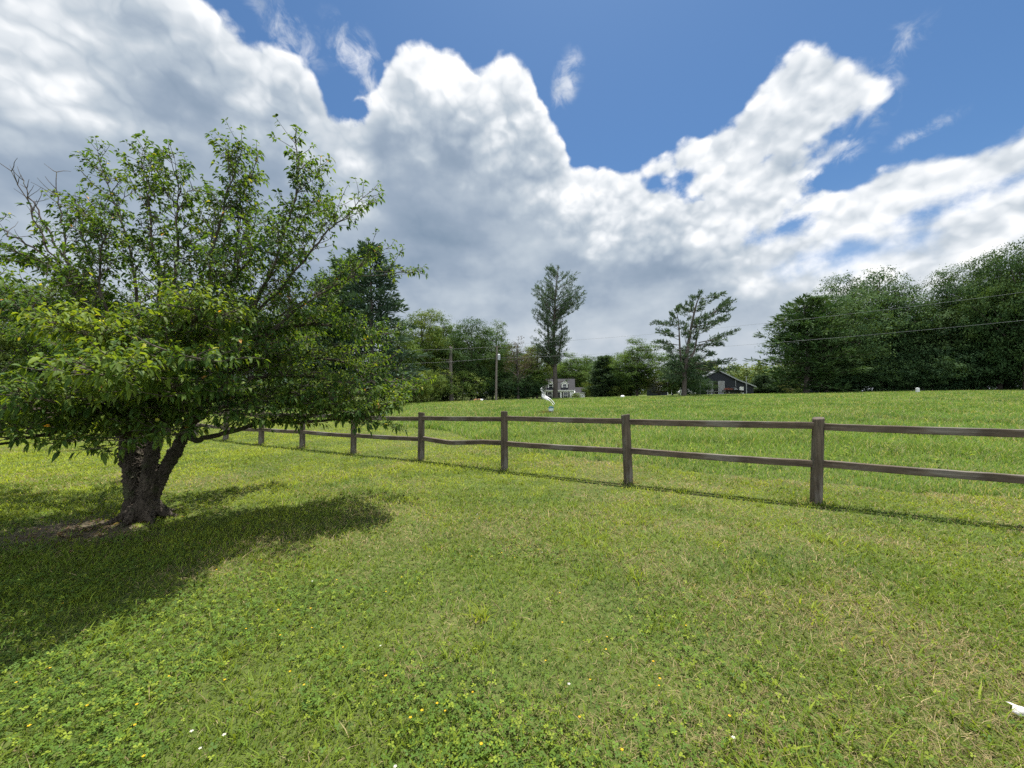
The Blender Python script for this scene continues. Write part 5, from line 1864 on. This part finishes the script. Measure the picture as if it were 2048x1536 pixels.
def wind_ribbon():
    y = 25.0
    s = spot(1089, y)
    t = thing('wind_ribbon', 'white ribbon streamer fluttering from a thin black rod in the meadow', 'windsock', s)
    k = y / F
    zz = lambda py: CAM_H + (HOR - py) * k - s.z
    xx = lambda px: (px - 1090) * k
    m = MB(); m.tube([(.05, 0, -.1), (.02, 0, zz(800)), (-.08, 0, zz(777))], [.012, .011, .009], 8); m.build('rod', M['black_paint'], t)
    ctr = [(1084.5, 775.5), (1086, 781), (1085, 787), (1087, 794), (1093, 797), (1099, 800), (1104, 805), (1108, 811)]
    for name, off, wd in (('streamer', 0, .17), ('streamer', .10, .12)):
        p = smooth_path([np.array([xx(a + off * 30), .05 * math.sin(i * 1.3) + off, zz(b - off * 22)]) for i, (a, b) in enumerate(ctr)], 6)
        n = len(p); w = wd * np.interp(np.linspace(0, 1, n), [0, .2, .6, 1], [.45, .8, 1.1, .35])
        V, Q, C_ = [], [], []
        for i in range(n):
            a = .8 + 1.1 * math.sin(i * .23 + off * 9)
            d = np.array([math.cos(a) * .55, math.sin(a), .65]); d /= np.linalg.norm(d)
            V += [p[i] - d * w[i] / 2, p[i] - d * w[i] * .1 + np.array([0, -.025, 0]), p[i] + d * w[i] / 2]
        for i in range(n - 1):
            Q += [(3 * i, 3 * i + 1, 3 * i + 4, 3 * i + 3), (3 * i + 1, 3 * i + 2, 3 * i + 5, 3 * i + 4)]
        o = link(name, mesh_np(name, np.array(V), quads=Q, cols=np.full((len(V), 3), .82), mats=[M['cloth']], smooth=True), t)
        sm = o.modifiers.new('thick', 'SOLIDIFY'); sm.thickness = .004
    lp = smooth_path([np.array([xx(a), .0, zz(b)]) for a, b in ((1085, 776), (1082.8, 777.5), (1083.4, 781), (1085.5, 783))], 5)
    m = MB(); m.tube(lp, [.02] * len(lp), 6); m.build('loop', M['white_paint'], t, smooth=True)
    # pail
    s = spot(1102, y + .2)
    b = thing('lidded_pail', 'pale blue pail with a dark teal lid beside the ribbon rod', 'bucket', s)
    m = MB(); m.tube([(0, 0, 0), (0, 0, .03), (0, 0, .42), (0, 0, .45)], [.125, .135, .165, .165], 24, cap=True); m.build('pail', M['pail'], b, smooth=False)
    m = MB(); m.tube([(0, 0, .44), (0, 0, .455), (0, 0, .50), (0, 0, .515), (0, 0, .56)], [.178, .185, .185, .12, .10], 24); m.build('lid', M['teal'], b)
    m = MB(); m.tube(smooth_path([np.array([-.17, 0, .40]), np.array([-.12, -.14, .24]), np.array([.12, -.14, .24]), np.array([.17, 0, .40])], 5), [.006] * 16, 6); m.build('handle', M['steel'], b)
    # brush at its foot
    rng = np.random.default_rng(3)
    n = 500
    x = s.x - .25 + rng.normal(0, .32, n); yy = s.y - .25 + rng.normal(0, .25, n)
    c = mixc(np.repeat(np.array([[.20, .15, .08]]), n, 0), C_GREEN, rng.random(n)) * (.6 + .5 * rng.random(n))[:, None]
    o = link('weed_clump', blade_mesh('weed_clump', x, yy, .15 + .25 * rng.random(n), np.full(n, .02), .1 + .2 * rng.random(n), c, rng, M['grass']))
    tag(o, 'brownish weed clump around the foot of the ribbon rod', 'weeds')


def small_things():
    # white barrel on the rise before the grove
    s = spot(1835, 54)
    b = thing('white_barrel', 'white plastic barrel standing alone before the dark grove', 'barrel', s)
    b.scale = (.72, .72, .82)
    m = MB(); m.tube([(0, 0, 0), (0, 0, .05), (0, 0, .3), (0, 0, .34), (0, 0, .38), (0, 0, .62), (0, 0, .82), (0, 0, .88)], [.26, .29, .31, .32, .31, .31, .28, .25], 20); m.build('drum', plain_mat('grubby_white_plastic', (.56, .57, .56), .5, vary=.15), b)
    m = MB(); m.tube([(0, 0, .881), (0, 0, .93), (0, 0, .95)], [.22, .22, .18], 20); m.build('lid', M['galv'], b)
    # pale dome (well cover)
    s = spot(1245, 66)
    m = MB(); m.tube([(0, 0, -.05), (0, 0, .22), (0, 0, .34), (0, 0, .42), (0, 0, .45)], [.36, .36, .31, .19, .06], 18)
    tag(m.build('well_cover', M['white_paint'], loc=s, smooth=True), 'low white rounded well cover on the meadow crest', 'well cover')
    # brush pile
    rng = random.Random(6)
    s = spot(958, 61.5)
    b = thing('brush_pile', 'heap of cut branches and pale chips near the utility pole', 'brush pile', s)
    m = MB()
    for i in range(70):
        a = rng.random() * 6.28; r = rng.random() * 1.5; x, y = math.cos(a) * r * 1.3, math.sin(a) * r * .7
        z = .35 * (1 - r / 1.6) * rng.random() + .05
        t = rng.random() * 6.28; l = .3 + .7 * rng.random()
        m.tube([(x, y, z), (x + math.cos(t) * l * .5, y + math.sin(t) * l * .5, z + .08), (x + math.cos(t) * l, y + math.sin(t) * l, z + .1 * rng.random())], [.03, .025, .01], 5)
    m.build('cut_branch', M['pale_bark'], b)
    m = MB()
    for i in range(9):
        x, y = rng.uniform(-.9, .3), rng.uniform(-.7, -.3)
        m.tube([(x, y, .1 + .15 * rng.random()), (x + .35, y + rng.uniform(-.15, .15), .22 + .15 * rng.random())], [.09, .08], 9)
    m.build('cut_log', plain_mat('fresh_wood', (.50, .27, .12), .8, vary=.25), b)
    m = MB()
    m.tube([(1.2, 0, 0), (1.35, 0, .7), (1.62, -.05, 1.35)], [.02, .015, .006], 6); m.build('upright_stick', M['bark'], b)
    m = MB(); m.add([(.25, -.75, .12), (.7, -.8, .1), (.75, -.6, .34), (.4, -.5, .42), (.2, -.55, .3)], [(0, 1, 2, 3, 4)]); o = m.build('white_scrap', M['white_paint'], b); o.modifiers.new('thick', 'SOLIDIFY').thickness = .02
    # torn paper at the corner of the lawn
    base = Vector((2.33, 1.83, 0))
    g = 12
    V, Q = [], []
    for i in range(g):
        for j in range(5):
            u, v = i / (g - 1), j / 4 - .5
            wd = .040 * (1 - .45 * math.sin(u * 3.0)) * (1 + .15 * math.sin(u * 17))
            V.append((u * .19 + .01 * math.sin(v * 9), v * wd - .055 * u + .02 * math.sin(u * 4), .034 + .010 * math.sin(u * 6 + v * 3) + .010 * v - .008 * u))
    for i in range(g - 1):
        for j in range(4): Q.append((i * 5 + j, (i + 1) * 5 + j, (i + 1) * 5 + j + 1, i * 5 + j + 1))
    o = link('paper_scrap', mesh_np('paper_scrap', np.array(V), quads=Q, mats=[plain_mat('paper', (.50, .48, .45), .8, vary=.12, scale=20)], smooth=True), loc=base)
    o.rotation_euler = (0, 0, R(-20))
    o.modifiers.new('thick', 'SOLIDIFY').thickness = .0012
    tag(o, 'crumpled strip of off-white paper lying in the lawn grass', 'litter')
    # low roof glimpsed through the grove
    s = spot(1690, 76); k = 76 / F
    h = thing('low_building', 'long low pale-roofed building glimpsed between the trunks of the grove', 'building', s)
    zr = CAM_H + (HOR - 769) * k - s.z
    m = MB(); m.box((-5, 0, -.3), (3.2, 4, zr - .35)); m.build('wall', M['navy'], h)
    m = MB(); m.prism([(-.5, zr - .38), (4.5, zr + .05), (4.5, zr + .2), (-.5, zr - .2)], -5.4, 3.6, 'x'); m.build('roof', M['white_paint'], h)


white_house(); barn(); shed(); pickup(); flat_trailer(); white_car(); poles(); wind_ribbon(); small_things()
